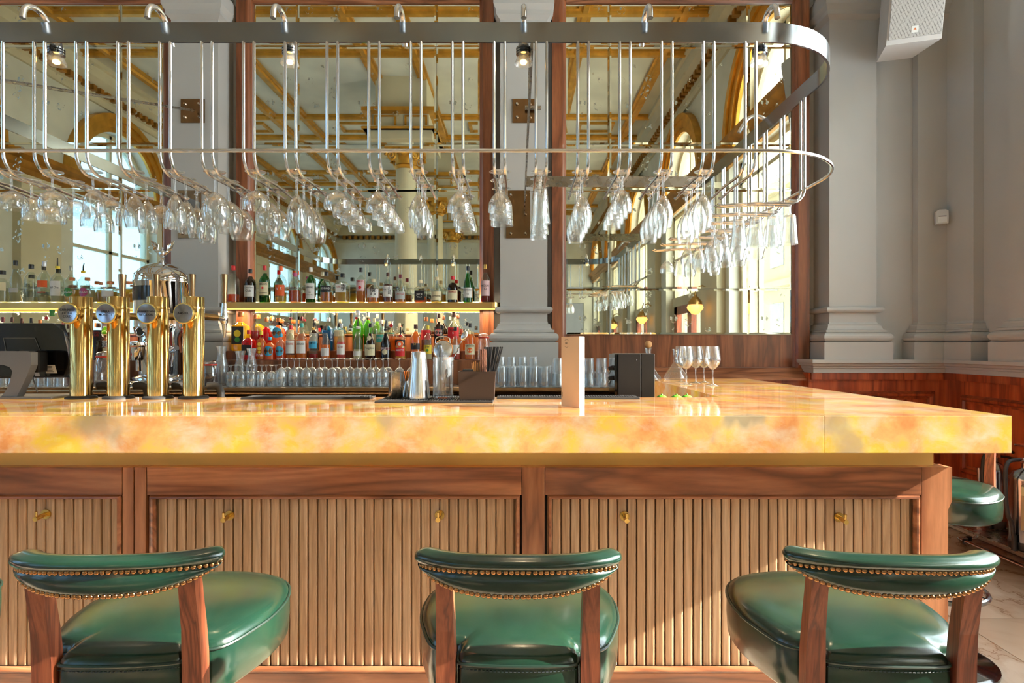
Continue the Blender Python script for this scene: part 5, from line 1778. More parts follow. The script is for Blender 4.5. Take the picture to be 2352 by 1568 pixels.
obj('glass_wall', MB().lathe([(1e-4, 0), (0.0425, 0), (0.044, 0.004), (0.044, 0.175), (0.0425, 0.176), (0.042, 0.014), (1e-4, 0.012)], 32, closed_ends=False), M['glass_thick'], mg)
t = thing('muddler', 'steel muddler standing in the mixing glass', 'bar tool', (x - 0.012, y - 0.024, ZM + 0.013))
obj('rod', MB().lathe([(0.004, 0), (0.012, 0.004), (0.0105, 0.06), (0.0105, 0.19), (0.0115, 0.2), (0.0108, 0.213), (0.005, 0.217)], 18), M['steel'], t)
t = thing('bar_spoon', 'long twisted bar spoon leaning out of the mixing glass', 'bar tool', (x - 0.02, y, ZM + 0.014))
tip = at(1060, 782, 2.54) - t.location
tw_ = []
for i in range(61):
    f_ = i / 60
    p = Vector((0, 0, 0)).lerp(tip, f_)
    tw_.append(p + Vector((0.0016 * math.cos(i * 1.3), 0.0016 * math.sin(i * 1.3), 0)))
obj('twisted_stem', MB().tube(tw_, 0.0022, 6), M['steel'], t)
sp = MB().sphere((0, 0, 0), 0.02, 16, 8)
sp.v = [(a * 0.62, b * 0.28, c * 1.15) for a, b, c in sp.v]
sp.xf(Matrix.Translation(tip + Vector((0.012, 0, 0.02))) @ Matrix.Rotation(0.5, 4, 'Y'))
obj('spoon_bowl', sp, M['steel_rod'], t)
fk = MB()
for i in range(3): fk.tube([(-0.006 + i * 0.004, 0, 0.0), (-0.004 + i * 0.003, 0, 0.03), (0.002, 0, 0.045)], 0.0012, 6)
obj('fork_end', fk, M['steel'], t, (-0.004, -0.012, 0))
t = thing('strainer', 'round perforated cocktail strainer resting on the mixing glass', 'strainer', tuple(at(1017, 803, 2.575)))
Rx = Matrix.Rotation(PI / 2 - 0.15, 4, 'X')
obj('rim', MB().tube([(0.043 * math.cos(2 * PI * i / 40), 0.043 * math.sin(2 * PI * i / 40), 0) for i in range(40)], 0.0028, 8, closed=True).xf(Rx), M['copper'], t)
obj('plate', MB().lathe([(1e-4, 0.006), (0.03, 0.004), (0.042, 0.0)], 32, closed_ends=False).xf(Rx), M['steel_rod'], t)
obj('collar', MB().tube([(-0.032, 0, 0.028), (-0.03, 0, 0.05), (-0.015, 0, 0.058), (0.015, 0, 0.058), (0.03, 0, 0.05), (0.032, 0, 0.028)], 0.0025, 8), M['steel_rod'], t)
t = thing('tongs', 'bent wire tongs standing in the mixing glass', 'bar tool', (x + 0.018, y - 0.004, ZM + 0.014))
obj('wire', MB().tube([(-0.008, 0, 0.13), (-0.012, 0, 0.06), (-0.008, 0, 0.006), (0.0, 0, 0.0), (0.01, 0, 0.008), (0.011, 0, 0.06), (0.002, 0, 0.13)], 0.002, 8), M['copper'], t)

x0, y0 = X_of(1053, 2.46), 2.46
cd = thing('bar_caddy', 'dark brown open caddy holding straws and picks', 'caddy', (X_of(1095, 2.46), 2.50, ZM))
w0, w1, hh = 0.071, 0.078, 0.118
m = MB()
for (xa, xb, ya, yb) in ((-1, 1, -0.045, -0.041), (-1, 1, 0.041, 0.045)):
    m.hexa([(-w0, ya, 0), (w0, ya, 0), (w0, yb, 0), (-w0, yb, 0), (-w1, ya, hh), (w1, ya, hh), (w1, yb, hh), (-w1, yb, hh)])
for s in (-1, 1):
    m.hexa([(s * w0 - 0.004 * (s > 0), -0.041, 0), (s * w0 + 0.004 * (s < 0), -0.041, 0), (s * w0 + 0.004 * (s < 0), 0.041, 0), (s * w0 - 0.004 * (s > 0), 0.041, 0),
            (s * w1 - 0.004 * (s > 0), -0.041, hh), (s * w1 + 0.004 * (s < 0), -0.041, hh), (s * w1 + 0.004 * (s < 0), 0.041, hh), (s * w1 - 0.004 * (s > 0), 0.041, hh)])
m.box(-w0, w0, -0.041, 0.041, 0, 0.004); m.box(0.005, 0.008, -0.041, 0.041, 0.004, hh - 0.01)
obj('box', m, M['brown_plastic'], cd)
obj('clip_tray', MB().bbox(-0.06, -0.015, -0.03, 0.03, hh - 0.02, hh + 0.008, 0.003), M['black_plastic'], cd)
cl = cd.location
for i in range(13):
    a = i / 12
    bx = 0.036 + 0.016 * a; lx = 0.024 + 0.075 * a ** 1.3
    s_ = obj('paper_straw', MB().tube([(0, 0, 0), (lx - bx + 0.012, random.uniform(-0.01, 0.01), 0.215)], 0.0034, 8), M['black_plastic'], None, (cl.x + bx - 0.004, cl.y + random.uniform(-0.028, 0.028), cl.z + 0.005))
    tag(s_, 'long black straw in the caddy, %s from the upright end of the fan' % ORD[i], 'straw', 'black straws in the caddy')
for i in range(4):
    s_ = obj('stirrer_straw', MB().tube([(0, 0, 0), (0, 0, 0.205)], 0.0032, 8), flat((112, 70, 52), 0.5), None, (cl.x + 0.016 + i * 0.0068, cl.y - 0.03, cl.z + 0.005))
    tag(s_, 'brown straw in the caddy, %s from the wooden picks' % ORD[i], 'straw', 'brown straws in the caddy')
for i in range(7):
    s_ = obj('wooden_pick', MB().tube([(0, 0, 0), (0.002 * (i - 5), 0, 0.148 + 0.004 * (i % 3))], 0.0026, 6), M['pick_wood'], None, (cl.x - 0.012 + i * 0.0055 - 0.004 * 0, cl.y - 0.02 if i < 3 else cl.y + 0.01, cl.z + 0.005))
    tag(s_, 'wooden pick in the caddy, %s from the strainer side' % ORD[i], 'pick', 'wooden picks in the caddy')

# ---- menu card
p = [on_top(1290, 932), on_top(1331, 937), on_top(1342, 930.5)]
t = thing('menu_card', 'tall folded cream drinks menu standing on the countertop', 'menu', (p[1][0], p[1][1], ZT))
hgt = 0.272
def panel(a, b, th, mat_, nm):
    A, B = Vector((a[0] - p[1][0], a[1] - p[1][1], 0)), Vector((b[0] - p[1][0], b[1] - p[1][1], 0))
    d = (B - A).normalized(); nrm = Vector((d.y, -d.x, 0))
    N = 6; v = []
    for s in (0, th):
        for i in range(N + 1):
            q = A.lerp(B, i / N) + nrm * s + nrm * 0.0022 * math.sin(PI * i / N)
            v += [q, q + Vector((0, 0, hgt))]
    k = 2 * (N + 1)
    f = [(2 * i, 2 * i + 2, 2 * i + 3, 2 * i + 1) for i in range(N)] + [(k + 2 * i, k + 2 * i + 2, k + 2 * i + 3, k + 2 * i + 1) for i in range(N)]
    f += [(2 * i, 2 * i + 2, k + 2 * i + 2, k + 2 * i) for i in range(N)] + [(2 * i + 1, 2 * i + 3, k + 2 * i + 3, k + 2 * i + 1) for i in range(N)]
    f += [(0, 1, k + 1, k), (2 * N, 2 * N + 1, k + 2 * N + 1, k + 2 * N)]
    o = obj(nm, MB().add(v, f), mat_, t)
    return A, d, nrm, o
A, d, nrm, o = panel(p[0], p[1], 0.0012, M['paper_cream'], 'cover')
def on_cover(mb, u, z):
    q = A + d * u
    Mx = Matrix(((d.x, nrm.x, 0, q.x), (d.y, nrm.y, 0, q.y), (0, 0, 1, z), (0, 0, 0, 1)))
    return mb.xf(Mx @ Matrix.Translation((0, 0.0045, 0)))
L_ = (Vector(p[1]) - Vector(p[0])).length
obj('lettering', on_cover(text_mb('EBC', 0.009, 0.01), L_ * 0.33, hgt - 0.026), M['ink'], o, fix=False)
dr = text_mb('DRINKS', 0.006, 0.01); dr.v = [(-c_, b_, a_) for a_, b_, c_ in dr.v]
obj('lettering', on_cover(dr, L_ * 0.1, 0.045), M['ink'], o, fix=False)
for s in (1, -1):
    arc = MB().tube([(0.015 * math.sin(a_), 0, s * 0.0155 * math.cos(a_)) for a_ in [-0.75 + 0.15 * i for i in range(11)]], 0.0005, 4)
    obj('emblem', on_cover(arc, L_ * 0.33, hgt - 0.026), M['ink'], o)
panel(p[1], p[2], 0.0012, M['paper_white'], 'back_page')

# ---- black appliance behind the counter
Yb = 2.86
xa, xb = X_of(1412, Yb), X_of(1504, Yb + 0.0)
t = thing('drinks_dispenser', 'black box-shaped dispenser with side knobs behind the counter', 'dispenser', ((xa + xb) / 2, Yb, 0.8605))
zt2 = Z_of(812, Yb) - 0.8605
w = (xb - xa) / 2
obj('body', MB().bbox(-w + 0.016, w * 0.32, 0, 0.19, 0, zt2, 0.003), M['black_plastic'], t)
obj('side_housing', MB().bbox(w * 0.33, w, 0.0, 0.19, 0, zt2, 0.003), M['black_plastic'], t)
fp = obj('control_panel', MB().bbox(-w, -w + 0.015, 0.005, 0.185, 0, zt2 - 0.002, 0.002), M['black_gloss'], t)
for z_ in (zt2 - 0.07, zt2 - 0.12):
    obj('knob', MB().tube([(0, 0, 0), (-0.022, 0, -0.004)], 0.012, 12, r_end=0.008), M['black_rubber'], fp, (-w, 0.06, z_))
    obj('nozzle', MB().tube([(-0.012, 0.0, -0.012), (-0.02, -0.008, -0.028)], 0.005, 8), M['chrome'], fp, (-w, 0.06, z_))
for z_ in (zt2 - 0.03,):
    obj('screw', MB().sphere((0, 0, 0), 0.002, 8, 4), M['steel'], t, (w * 0.1, -0.0, z_))

# garnish tray with lime halves
t = thing('garnish_tray', 'dark tray below the counter edge holding limes', 'tray', (X_of(1556, 2.90), 2.90, 0.8605))
xh = 0.105
m = MB(); m.box(-xh, xh, -0.05, 0.05, 0.0, 0.17); m.box(-xh, xh, -0.05, -0.046, 0.17, 0.2); m.box(-xh, xh, 0.046, 0.05, 0.17, 0.2); m.box(-xh, -xh + 0.004, -0.046, 0.046, 0.17, 0.2); m.box(xh - 0.004, xh, -0.046, 0.046, 0.17, 0.2)
obj('tray_body', m, M['black_plastic'], t)
for i, px in enumerate((1520, 1554, 1578)):
    l_ = thing('lime', 'green lime half showing above the counter edge, %s from the dispenser' % ORD[i], 'lime', (X_of(px, 2.9), 2.9, 0.8605 + 0.1705), 0, 'limes in the tray')
    obj('flesh', MB().sphere((0, 0, 0.034), 0.034, 16, 8, sz=0.95), M['lime'], l_)
    obj('stem_tip', MB().lathe([(0.006, 0.064), (0.004, 0.07)], 8), M['lime'], l_)

# ---- five wine glasses on the wing, decanters
bw = (0.039, 0.095, [(0.006, 0), (0.016, 0.006), (0.034, 0.024), (0.045, 0.044), (0.0475, 0.058), (0.045, 0.085), (0.040, 0.115), (0.036, 0.138)])
bme = MB().lathe(stem_profile(*bw), 26, closed_ends=False).mesh('glass')
for i, (px, py) in enumerate(((1565, 878), (1576, 883.5), (1598, 880), (1617, 878.5), (1637, 885))):
    x_, y_ = on_top(px, py)
    g = put('red_wine_glass', bme, M['glass_clear'], None, (x_, y_, ZT))
    tag(g, 'large wine glass standing on the counter wing, %s from the dispenser' % ORD[i], 'glass', 'wine glasses standing on the counter wing')
def decanter(px, py, h, r, lab, ball=False):
    x_, y_ = on_top(px, py)
    t = thing('decanter', lab, 'decanter', (x_, y_, ZT), 0, 'decanters on the counter wing')
    obj('glass_body', MB().lathe([(1e-4, 0), (r * 0.9, 0), (r, 0.012), (r * 0.96, 0.025), (r * 0.55, 0.075), (0.02, 0.12), (0.014, 0.15), (0.016, h - 0.01), (0.026, h), (0.024, h), (0.012, 0.15)], 28, closed_ends=False), M['glass_thick'], t)
    if ball:
        obj('ball_stopper', MB().sphere((0, 0, h + 0.022), 0.026, 16, 10), M['pick_wood'], t)
decanter(1552, 872.0, 0.215, 0.088, 'clear wide-based decanter behind the five wine glasses')
decanter(1489, 874.2, 0.225, 0.088, 'clear decanter with round wooden stopper behind the dispenser', True)

# ------------------------------------------------------------------ back bar glassware
ZB = 1.0635
inv_big = (0.036, 0.062, [(0.006, 0), (0.018, 0.006), (0.032, 0.022), (0.039, 0.045), (0.040, 0.07), (0.038, 0.1), (0.036, 0.128)])
inv_small = (0.033, 0.045, [(0.006, 0), (0.02, 0.005), (0.029, 0.02), (0.032, 0.045), (0.031, 0.075), (0.029, 0.1)])
mb_big = MB().lathe(stem_profile(*inv_big), 20, closed_ends=False).mesh('glass')
mb_small = MB().lathe(stem_profile(*inv_small), 20, closed_ends=False).mesh('glass')
rowf = [647, 676, 704, 733, 763, 792, 821, 851, 880]
for i, px in enumerate(rowf):
    g = put('stem_beer_glass', mb_big, M['glass_thick'], None, (X_of(px, 4.015), 4.015, ZB + 0.1905 + 0.0005), (PI, 0, 0))
    tag(g, 'upturned stem beer glass in the front row on the back bar, %s from left' % ORD[i], 'glass', 'upturned stem glasses on the back bar')
for i, px in enumerate([660, 688, 717, 746, 775, 805, 834, 863, 892, 918, 945]):
    g = put('stem_beer_glass', mb_big, M['glass_thick'], None, (X_of(px, 4.11), 4.11, ZB + 0.191), (PI, 0, 0))
    tag(g, 'upturned stem beer glass in the second row on the back bar, %s from left' % ORD[i], 'glass', 'upturned stem glasses on the back bar')
for i, px in enumerate([530, 554, 578, 601, 624]):
    g = put('stem_beer_glass', mb_small, M['glass_thick'], None, (X_of(px, 4.015), 4.015, ZB + 0.1455), (PI, 0, 0))
    tag(g, 'short upturned stem glass on the back bar, %s after the coffee jar' % ORD[i], 'glass', 'short upturned glasses on the back bar')
for i, px in enumerate([542, 566, 590, 612, 634]):
    g = put('stem_beer_glass', mb_small, M['glass_thick'], None, (X_of(px, 4.10), 4.10, ZB + 0.1455), (PI, 0, 0))
    tag(g, 'short upturned stem glass behind the front row, %s after the coffee jar' % ORD[i], 'glass', 'short upturned glasses on the back bar')
def tumbler(h, r, r2=None, wall=0.002):
    r2 = r2 or r
    return MB().lathe([(1e-4, 0), (r * 0.97, 0), (r, 0.003), (r2, h), (r2 - wall, h), (r - wall, 0.01), (1e-4, 0.009)], 20, closed_ends=False).mesh('glass')
tall_me, hob_me, sm_me = tumbler(0.135, 0.034), tumbler(0.096, 0.036, 0.041), tumbler(0.062, 0.030, 0.033)
k = 0
for r_, (Yr, z0) in enumerate(((4.02, ZB), (4.10, ZB), (4.18, ZB))):
    for i in range(5 if r_ < 2 else 6):
        px = 1152 + i * 24.5 - r_ * 6 + (0 if r_ < 2 else -4)
        zz_ = z0 + (0.0 if r_ < 2 else 0.0)
        g = put('highball_glass', tall_me, M['glass_thick'], None, (X_of(px, Yr), Yr, ZB + 0.1355), (PI, 0, 0))
        tag(g, 'upturned highball glass behind the caddy, %s in the %s row' % (ORD[i], ORD[r_]), 'glass', 'highball glasses on the back bar')
for i, px in enumerate((1150, 1175, 1200, 1225)):
    g = put('highball_glass', sm_me, M['glass_thick'], None, (X_of(px, 4.18), 4.18, ZB + 0.1358 + 0.0622), (PI, 0, 0))
    tag(g, 'small tumbler stacked on the back highballs, %s from the straws' % ORD[i], 'glass', 'small tumblers stacked on highballs')
n = 0
for lv in range(2):
    for i, px in enumerate((1281, 1310, 1352, 1382)):
        z_ = ZB + 0.0962 * (lv + 1)
        g = put('rocks_glass', hob_me, M['glass_thick'], None, (X_of(px, 4.02), 4.02, z_), (PI, 0, 0))
        tag(g, 'ridged rocks glass in the %s layer by the menu, %s from the highballs' % (('lower', 'upper')[lv], ORD[i]), 'glass', 'rocks glasses on the back bar')
for i, px in enumerate((1290, 1319, 1348, 1374, 1402)):
    g = put('rocks_glass', hob_me, M['glass_thick'], None, (X_of(px, 4.12), 4.12, ZB + 0.0962), (PI, 0, 0))
    tag(g, 'ridged rocks glass behind the stacked ones, %s from the highballs' % ORD[i], 'glass', 'rocks glasses on the back bar')
for i, px in enumerate((10, 32, 54, 76, 98, 120, 142)):
    g = put('shot_tumbler', sm_me, M['glass_thick'], None, (X_of(px, 4.0), 4.0, ZB + 0.0625), (PI, 0, 0))
    tag(g, 'small tumbler showing under the touchscreen till, %s from left' % ORD[i], 'glass', 'small tumblers under the till')
# jugs and jars
def carafe(px, Y, ytop, wpx, lab):
    x_ = X_of(px, Y); h = Z_of(ytop, Y) - ZB; r = wpx * Y / F / 2
    t = thing('carafe', lab, 'carafe', (x_, Y, ZB), 0, 'glass carafes on the back bar')
    obj('glass_body', MB().lathe([(1e-4, 0), (r * 0.95, 0), (r, 0.006), (r, h * 0.5), (r * 0.75, h * 0.66), (r * 0.6, h * 0.75), (r * 0.62, h * 0.85), (r * 0.85, h), (r * 0.8, h), (r * 0.56, h * 0.8), (r * 0.94, h * 0.48), (r * 0.94, 0.012), (1e-4, 0.01)], 24, closed_ends=False), M['glass_thick'], t)
    obj('lip_ring', MB().tube([(r * 0.83 * math.cos(2 * PI * i / 24), r * 0.83 * math.sin(2 * PI * i / 24), h) for i in range(24)], 0.0018, 6, closed=True), M['glass_thick'], t)
carafe(509, 4.16, 795, 30, 'clear carafe beside the pilaster, leftmost of three')
carafe(552, 4.20, 806, 28, 'clear carafe behind the short glasses, middle of three')
carafe(578, 4.20, 800, 26, 'clear carafe below the square red bottle, rightmost of three')
def jar(px, Y, ytop, wpx, lab, beans=0.6, zb=ZB):
    x_ = X_of(px, Y); h = Z_of(ytop, Y) - zb; r = wpx * Y / F / 2
    t = thing('coffee_jar', lab, 'jar', (x_, Y, zb))
    obj('glass_body', MB().lathe([(1e-4, 0), (r * 0.92, 0), (r, 0.01), (r, h * 0.68), (r * 0.86, h * 0.78), (r * 0.82, h * 0.82)], 24, closed_ends=False), M['glass_clear'], t)
    obj('seal_ring', MB().lathe([(r * 0.84, h * 0.81), (r * 0.92, h * 0.82), (r * 0.92, h * 0.86), (r * 0.84, h * 0.87)], 24), M['red_seal'], t)
    obj('lid', MB().lathe([(r * 0.84, h * 0.87), (r * 0.86, h * 0.93), (r * 0.7, h * 0.97), (1e-4, h)], 24), M['glass_clear'], t)
    if beans:
        obj('coffee_beans', MB().lathe([(1e-4, 0.006), (r * 0.9, 0.006), (r * 0.94, 0.02), (r * 0.94, h * beans), (r * 0.5, h * (beans + 0.03)), (1e-4, h * beans)], 24, closed_ends=False), M['coffee'], t)
jar(482, 3.985, 828, 34, 'glass jar of coffee beans with red seal beside the taps', 0.5)
jar(243, 3.99, 806, 44, 'glass jar with a little coffee and red seal between taps', 0.16)
jar(1111, 4.33, 765, 28, 'plain lidded glass jar at the end of the bottle row', 0, 1.2355)

# ------------------------------------------------------------------ espresso machine
Ye = 4.15
xe = X_of(373, Ye)
t = thing('espresso_machine', 'tall domed chrome espresso machine with an eagle finial', 'espresso machine', (xe, Ye, ZB))
s = Ye / F
zq = lambda py: Z_of(py, Ye) - ZB
R0 = 57 * s
obj('base_tray', MB().lathe([(R0 * 1.25, 0), (R0 * 1.25, 0.02), (R0 * 1.15, 0.035), (R0 * 1.0, 0.04), (R0 * 1.05, 0.055), (R0 * 0.9, 0.075)], 40), M['chrome'], t)
obj('boiler_body', MB().lathe([(R0 * 0.82, 0.07), (R0 * 0.84, 0.1), (R0 * 0.84, zq(775)), (R0 * 0.96, zq(765)), (R0 * 1.0, zq(750)), (R0, zq(652)), (R0 * 1.02, zq(650)), (R0 * 1.02, zq(646)), (R0, zq(644))], 40), M['chrome'], t)
dome = [(R0 * math.cos(a_), zq(644) + (zq(604) - zq(644)) * math.sin(a_)) for a_ in [PI / 2 * i / 10 for i in range(11)]]
dome[-1] = (1e-4, zq(604))
obj('dome', MB().lathe(dome, 40, closed_ends=False), M['chrome'], t)
n_ = MB()
for i in range(10):
    a_ = -PI / 2 + (i - 4.5) * 0.36
    n_.sphere((R0 * 0.93 * math.cos(a_), R0 * 0.93 * math.sin(a_), zq(632)), 0.009, 8, 6)
obj('vent_rosettes', n_, M['steel_brushed'], t)
pl = MB()
N = 10; v = []
for i in range(N + 1):
    a_ = -PI / 2 - 0.95 + 1.05 * i / N
    for z_ in (zq(693), zq(661)):
        v.append(((R0 + 0.003) * math.cos(a_), (R0 + 0.003) * math.sin(a_), z_))
pl.add(v, [(2 * i, 2 * i + 2, 2 * i + 3, 2 * i + 1) for i in range(N)], True)
obj('name_plate', pl, M['black_gloss'], t)
g = MB().tube([(0, 0, 0), (0, -0.02, 0)], 0.034, 24); g.tube([(0.03 * math.cos(2 * PI * i / 24), -0.021, 0.03 * math.sin(2 * PI * i / 24)) for i in range(24)], 0.006, 8, closed=True)
ga = obj('gauge', g, M['chrome'], t, (-0.05, -R0 * 0.82, zq(763)))
obj('dial', MB().tube([(0, -0.021, 0), (0, -0.0225, 0)], 0.025, 20), M['black_gloss'], ga)
g = MB().lathe([(R0 * 0.45, zq(795)), (R0 * 0.46, zq(790)), (R0 * 0.45, zq(786)), (0.02, zq(784))], 28, (-0.09, -R0 * 0.75, 0))
g.lathe([(0.035, zq(826)), (0.04, zq(815)), (0.042, zq(797))], 24, (-0.09, -R0 * 0.75, 0)); g.tube([(-0.09, -R0 * 0.75, zq(826)), (-0.09, -R0 * 0.75, zq(850))], 0.012, 10)
obj('group_head', g, M['chrome'], t)
g = MB().lathe([(0.035, zq(826)), (0.04, zq(815)), (0.042, zq(797))], 24, (0.1, -R0 * 0.72, 0)); g.tube([(0.1, -R0 * 0.72, zq(810)), (0.17, -R0 * 1.0, zq(805)), (0.215, -R0 * 1.15, zq(798))], 0.014, 10, r_end=0.019)
obj('group_head', g, M['chrome'], t)
g = MB().tube([(R0 * 0.7, -R0 * 0.6, zq(745)), (R0 * 0.9, -R0 * 0.8, zq(750)), (R0 * 0.95, -R0 * 0.85, zq(800)), (R0 * 0.9, -R0 * 0.9, zq(840))], 0.006, 8)
obj('steam_pipe', g, M['chrome'], t)
# eagle: post, body, raised wings
e = MB().lathe([(0.035, zq(606)), (0.02, zq(602)), (0.012, zq(598)), (0.016, zq(594)), (0.01, zq(590))], 16)
e.sphere((0.0, 0, zq(582)), 0.022, 12, 8, sz=1.4); e.sphere((0.005, -0.01, zq(571)), 0.011, 10, 6)
e.tube([(0.005, -0.018, zq(571)), (0.005, -0.03, zq(573))], 0.004, 6, r_end=0.001)
obj('eagle_body', e, M['chrome'], t)
for s_ in (-1, 1):
    wg = MB()
    for i in range(6):
        f_ = i / 5
        p0 = Vector((s_ * 0.012, 0, zq(586) + 0.012 * f_))
        p2 = Vector((s_ * (0.085 - 0.05 * f_) + (0.0 if s_ < 0 else -0.005), 0.01, zq(552) - 0.03 * f_ + (0.0 if s_ > 0 else 0.005)))
        p1 = p0.lerp(p2, 0.5) + Vector((s_ * 0.014, 0, -0.012))
        wg.tube([p0, p1, p2], 0.0085, 6, r_end=0.003)
    obj('eagle_wing', wg, M['chrome'], t)

# ------------------------------------------------------------------ loudspeaker, sensor
A_ = at(2035, 105, 3.95); B_ = at(2163, 88, 3.83); C_ = at(2013, 143, 4.38); D_ = at(2095, 133, 4.31)
t = thing('loudspeaker', 'white wall loudspeaker tilted down beside the pilaster top', 'loudspeaker', tuple(A_))
u = (B_ - A_); vv = (C_ - A_)
up = u.cross(vv).normalized()
if up.z < 0: up = -up
H_ = 0.62
base = [Vector((0, 0, 0)), u, D_ - A_, vv]
m = MB().hexa(base + [q + up * H_ for q in base])
cab = obj('cabinet', m, M['white_plastic'], t)
un = u.normalized(); fn = un.cross(up).normalized()
if fn.y > 0: fn = -fn
gw = u.length
gp = [un * 0.012 + up * 0.03, un * (gw - 0.006) + up * 0.03, un * (gw - 0.006) + up * (H_ - 0.01), un * 0.012 + up * (H_ - 0.01)]
g_ = obj('grille', MB().hexa([q + fn * 0.001 for q in gp] + [q + fn * 0.014 for q in gp]), M['speaker_grille'], t)
c_ = un * (gw * 0.5) + up * 0.075
lg = [c_ + un * a_ + up * b_ + fn * 0.0155 for a_, b_ in ((-0.02, -0.02), (0.02, -0.02), (0.02, 0.02), (-0.02, 0.02))]
lo = obj('badge', MB().add(lg, [(0, 1, 2, 3)]), M['paper_white'], g_)
lg = [c_ + un * a_ + up * b_ + fn * 0.0165 for a_, b_ in ((-0.008, -0.004), (0.008, -0.007), (0.004, 0.007), (-0.006, 0.004))]
obj('emblem', MB().add(lg, [(0, 1, 2, 3)]), flat((240, 130, 60), 0.5), lo)
m = MB().tube([vv * 0.98 + u * 0.25 + up * 0.3, Vector((2.85, 4.53, A_.z + 0.42)) - A_], 0.02, 8)
obj('wall_bracket', m, M['white_plastic'], t)

p = at(2168, 498, 4.40)
t = thing('alarm_sensor', 'small white alarm sensor on the corner pilaster', 'sensor', (3.17, 4.425, p.z), math.radians(-18))
pr = [(-0.038, -0.05), (0.038, -0.05), (0.04, 0.0), (0.038, 0.045), (0.02, 0.055), (-0.02, 0.055), (-0.038, 0.045), (-0.04, 0.0)]
obj('case', MB().prism(pr, 'y', -0.03, 0.012), M['white_plastic'], t)
obj('slot', MB().box(-0.024, 0.024, -0.0325, -0.03, 0.004, 0.008), M['black_plastic'], t)
obj('lens', MB().box(-0.028, 0.028, -0.033, -0.03, -0.042, 0.0), M['paper_white'], t)

# ------------------------------------------------------------------ fire extinguishers, stand, sign
def extinguisher(x, y, z, r, h, lab, texts=()):
    t = thing('fire_extinguisher', lab, 'fire extinguisher', (x, y, z), 0, 'fire extinguishers by the wall')
    obj('base', MB().lathe([(r * 0.98, 0), (r * 1.02, 0.005), (r * 1.02, 0.045), (r * 0.9, 0.055)], 28), M['black_rubber'], t)
    obj('cylinder', MB().lathe([(r, 0.04), (r, h), (r * 0.97, h + 0.015), (r * 0.7, h + 0.05), (r * 0.3, h + 0.065), (0.018, h + 0.07), (0.018, h + 0.1)], 30), M['steel'], t)
    obj('valve', MB().bbox(-0.018, 0.018, -0.018, 0.018, h + 0.095, h + 0.13, 0.004).tube([(-0.015, 0, h + 0.12), (-0.05, -0.01, h + 0.12)], 0.011, 10), M['chrome'], t)
    obj('lever', MB().tube([(0, 0, h + 0.13), (0.03, -0.02, h + 0.15), (0.09, -0.03, h + 0.13)], 0.008, 8).tube([(0, 0, h + 0.105), (0.06, -0.02, h + 0.1), (0.09, -0.03, h + 0.09)], 0.008, 8), M['black_plastic'], t)
    obj('hose', MB().tube(catmull([(-0.04, -0.01, h + 0.12), (-r - 0.045, -0.02, h + 0.095), (-r - 0.06, -0.03, h * 0.8), (-r - 0.05, -0.035, h * 0.5), (-r - 0.025, -0.03, 0.16), (-r - 0.012, -0.03, 0.06)], 5, closed=False), 0.011, 10), M['black_rubber'], t)
    obj('nozzle', MB().tube([(-r - 0.012, -0.03, 0.09), (-r - 0.008, -0.03, 0.0)], 0.013, 10, r_end=0.017), M['black_plastic'], t)
    lb = MB(); v = []; N = 12
    for i in range(N + 1):
        a_ = -PI / 2 - 0.95 + 1.9 * i / N
        for z_ in (h * 0.30, h * 0.95): v.append(((r + 0.001) * math.cos(a_), (r + 0.001) * math.sin(a_), z_))
    lb.add(v, [(2 * i, 2 * i + 2, 2 * i + 3, 2 * i + 1) for i in range(N)], True)
    if texts:
        lo = obj('label', lb, flat((150, 136, 108), 0.4, 0.4), t)
        b2 = MB(); v = []
        for i in range(N + 1):
            a_ = -PI / 2 - 0.95 + 1.9 * i / N
            for z_ in (h * 0.80, h * 0.93): v.append(((r + 0.0016) * math.cos(a_), (r + 0.0016) * math.sin(a_), z_))
        b2.add(v, [(2 * i, 2 * i + 2, 2 * i + 3, 2 * i + 1) for i in range(N)], True)
        obj('title_band', b2, flat((232, 214, 160), 0.5), lo)
        for s, z_, sz, ink in texts:
            mb = text_mb(s, sz, 0.01)
            mb.v = [(a_, b_, c_ + z_) for a_, b_, c_ in mb.v]
            obj('lettering', bend(mb, r, 2.0, r + 0.0022), M[ink], lo, fix=False)
    return t
extinguisher(2.965, 3.45, 0.155, 0.08, 0.40, 'large steel fire extinguisher with cream label at the right edge', [('FOAM', 0.355, 0.045, 'ink'), ('FIRE EXTINGUISHER', 0.329, 0.014, 'ink'), ('FOR USE ON', 0.29, 0.014, 'ink_white'), ('WOOD PAPER TEXTILES', 0.255, 0.010, 'ink_white'), ('DO NOT USE ON', 0.20, 0.012, 'ink_white'), ('LIVE ELECTRICAL', 0.18, 0.012, 'ink_white')])
extinguisher(3.125, 3.86, 0.155, 0.052, 0.36, 'slim steel fire extinguisher nearer the room corner')
t = thing('extinguisher_stand', 'chrome tube floor stand carrying the two fire extinguishers', 'stand', (3.04, 3.9, 0.0))
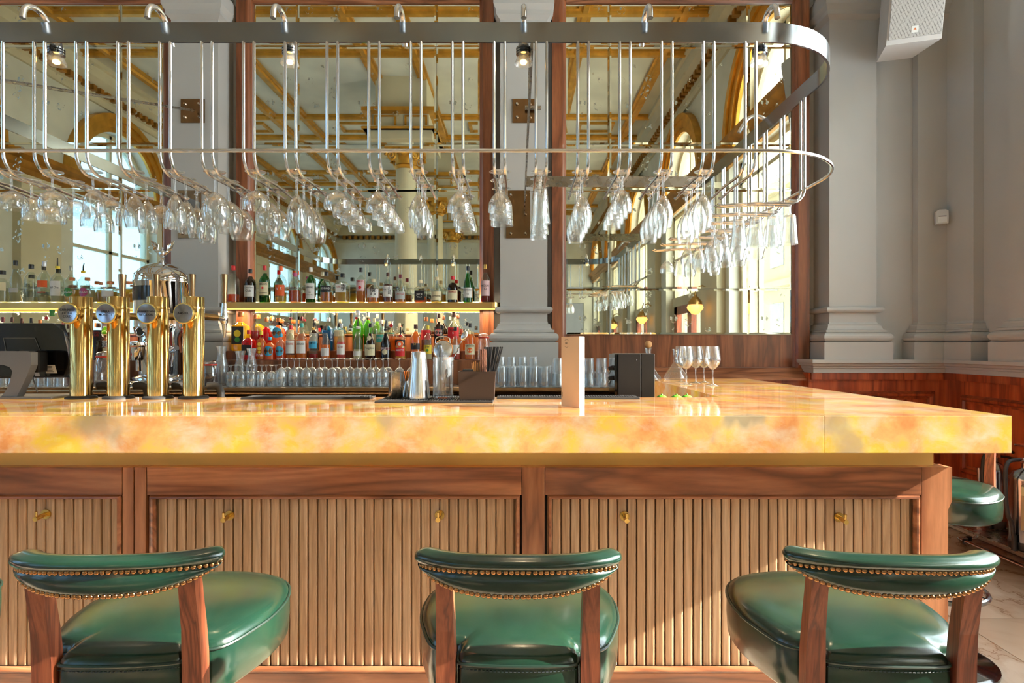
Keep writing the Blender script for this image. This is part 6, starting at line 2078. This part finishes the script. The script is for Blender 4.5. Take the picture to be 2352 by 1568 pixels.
m = MB().tube(catmull([(-0.01, -0.60, 0.014), (-0.01, -0.1, 0.014), (-0.01, 0.14, 0.014), (0.02, 0.16, 0.014), (0.09, 0.16, 0.014), (0.12, 0.16, 0.04), (0.13, 0.16, 0.14), (0.13, 0.16, 0.5)], 6, closed=False), 0.013, 12)
m.tube(catmull([(-0.01, -0.60, 0.014), (0.02, -0.63, 0.014), (0.09, -0.63, 0.014), (0.12, -0.63, 0.04), (0.13, -0.63, 0.14), (0.13, -0.63, 0.5)], 6, closed=False), 0.013, 12)
obj('tube_frame', m, M['chrome'], t)
m = MB().box(-0.15, 0.12, -0.60, 0.15, 0.142, 0.1545); obj('deck', m, M['steel_brushed'], t)
m = MB()
for q in ((-0.01, -0.42), (-0.01, 0.1), (0.06, 0.16)):
    m.lathe([(0.017, 0.0), (0.017, 0.027)], 12, (q[0], q[1], 0))
obj('foot_pads', m, M['black_rubber'], t)
# shelf-mounted sign on the side wall
t = thing('safety_sign', 'red framed safety sign on a wooden wall ledge', 'sign', (3.19, 3.52, 0.72))
obj('ledge', MB().box(-0.04, 0.03, -0.3, 0.22, -0.012, 0.0), M['mahogany'], t)
obj('ledge_edge', MB().tube([(-0.042, -0.3, -0.006), (-0.042, 0.22, -0.006)], 0.007, 8), M['chrome'], t)
m = MB().hexa([(-0.03, -0.28, 0.0), (-0.026, -0.28, 0.0), (-0.026, -0.02, 0.0), (-0.03, -0.02, 0.0), (0.0, -0.28, 0.11), (0.004, -0.28, 0.11), (0.004, -0.02, 0.11), (0.0, -0.02, 0.11)])
fr_ = obj('frame', m, M['white_plastic'], t)
m = MB().hexa([(-0.0285, -0.265, 0.012), (-0.027, -0.265, 0.012), (-0.027, -0.035, 0.012), (-0.0285, -0.035, 0.012), (-0.0045, -0.265, 0.098), (-0.003, -0.265, 0.098), (-0.003, -0.035, 0.098), (-0.0045, -0.035, 0.098)])
obj('sign_face', m, M['sign_red'], fr_)
obj('card', MB().hexa([(-0.02, 0.02, 0.0), (-0.017, 0.02, 0.0), (-0.017, 0.1, 0.0), (-0.02, 0.1, 0.0), (0.01, 0.02, 0.12), (0.013, 0.02, 0.12), (0.013, 0.1, 0.12), (0.01, 0.1, 0.12)]), M['paper_cream'], t)
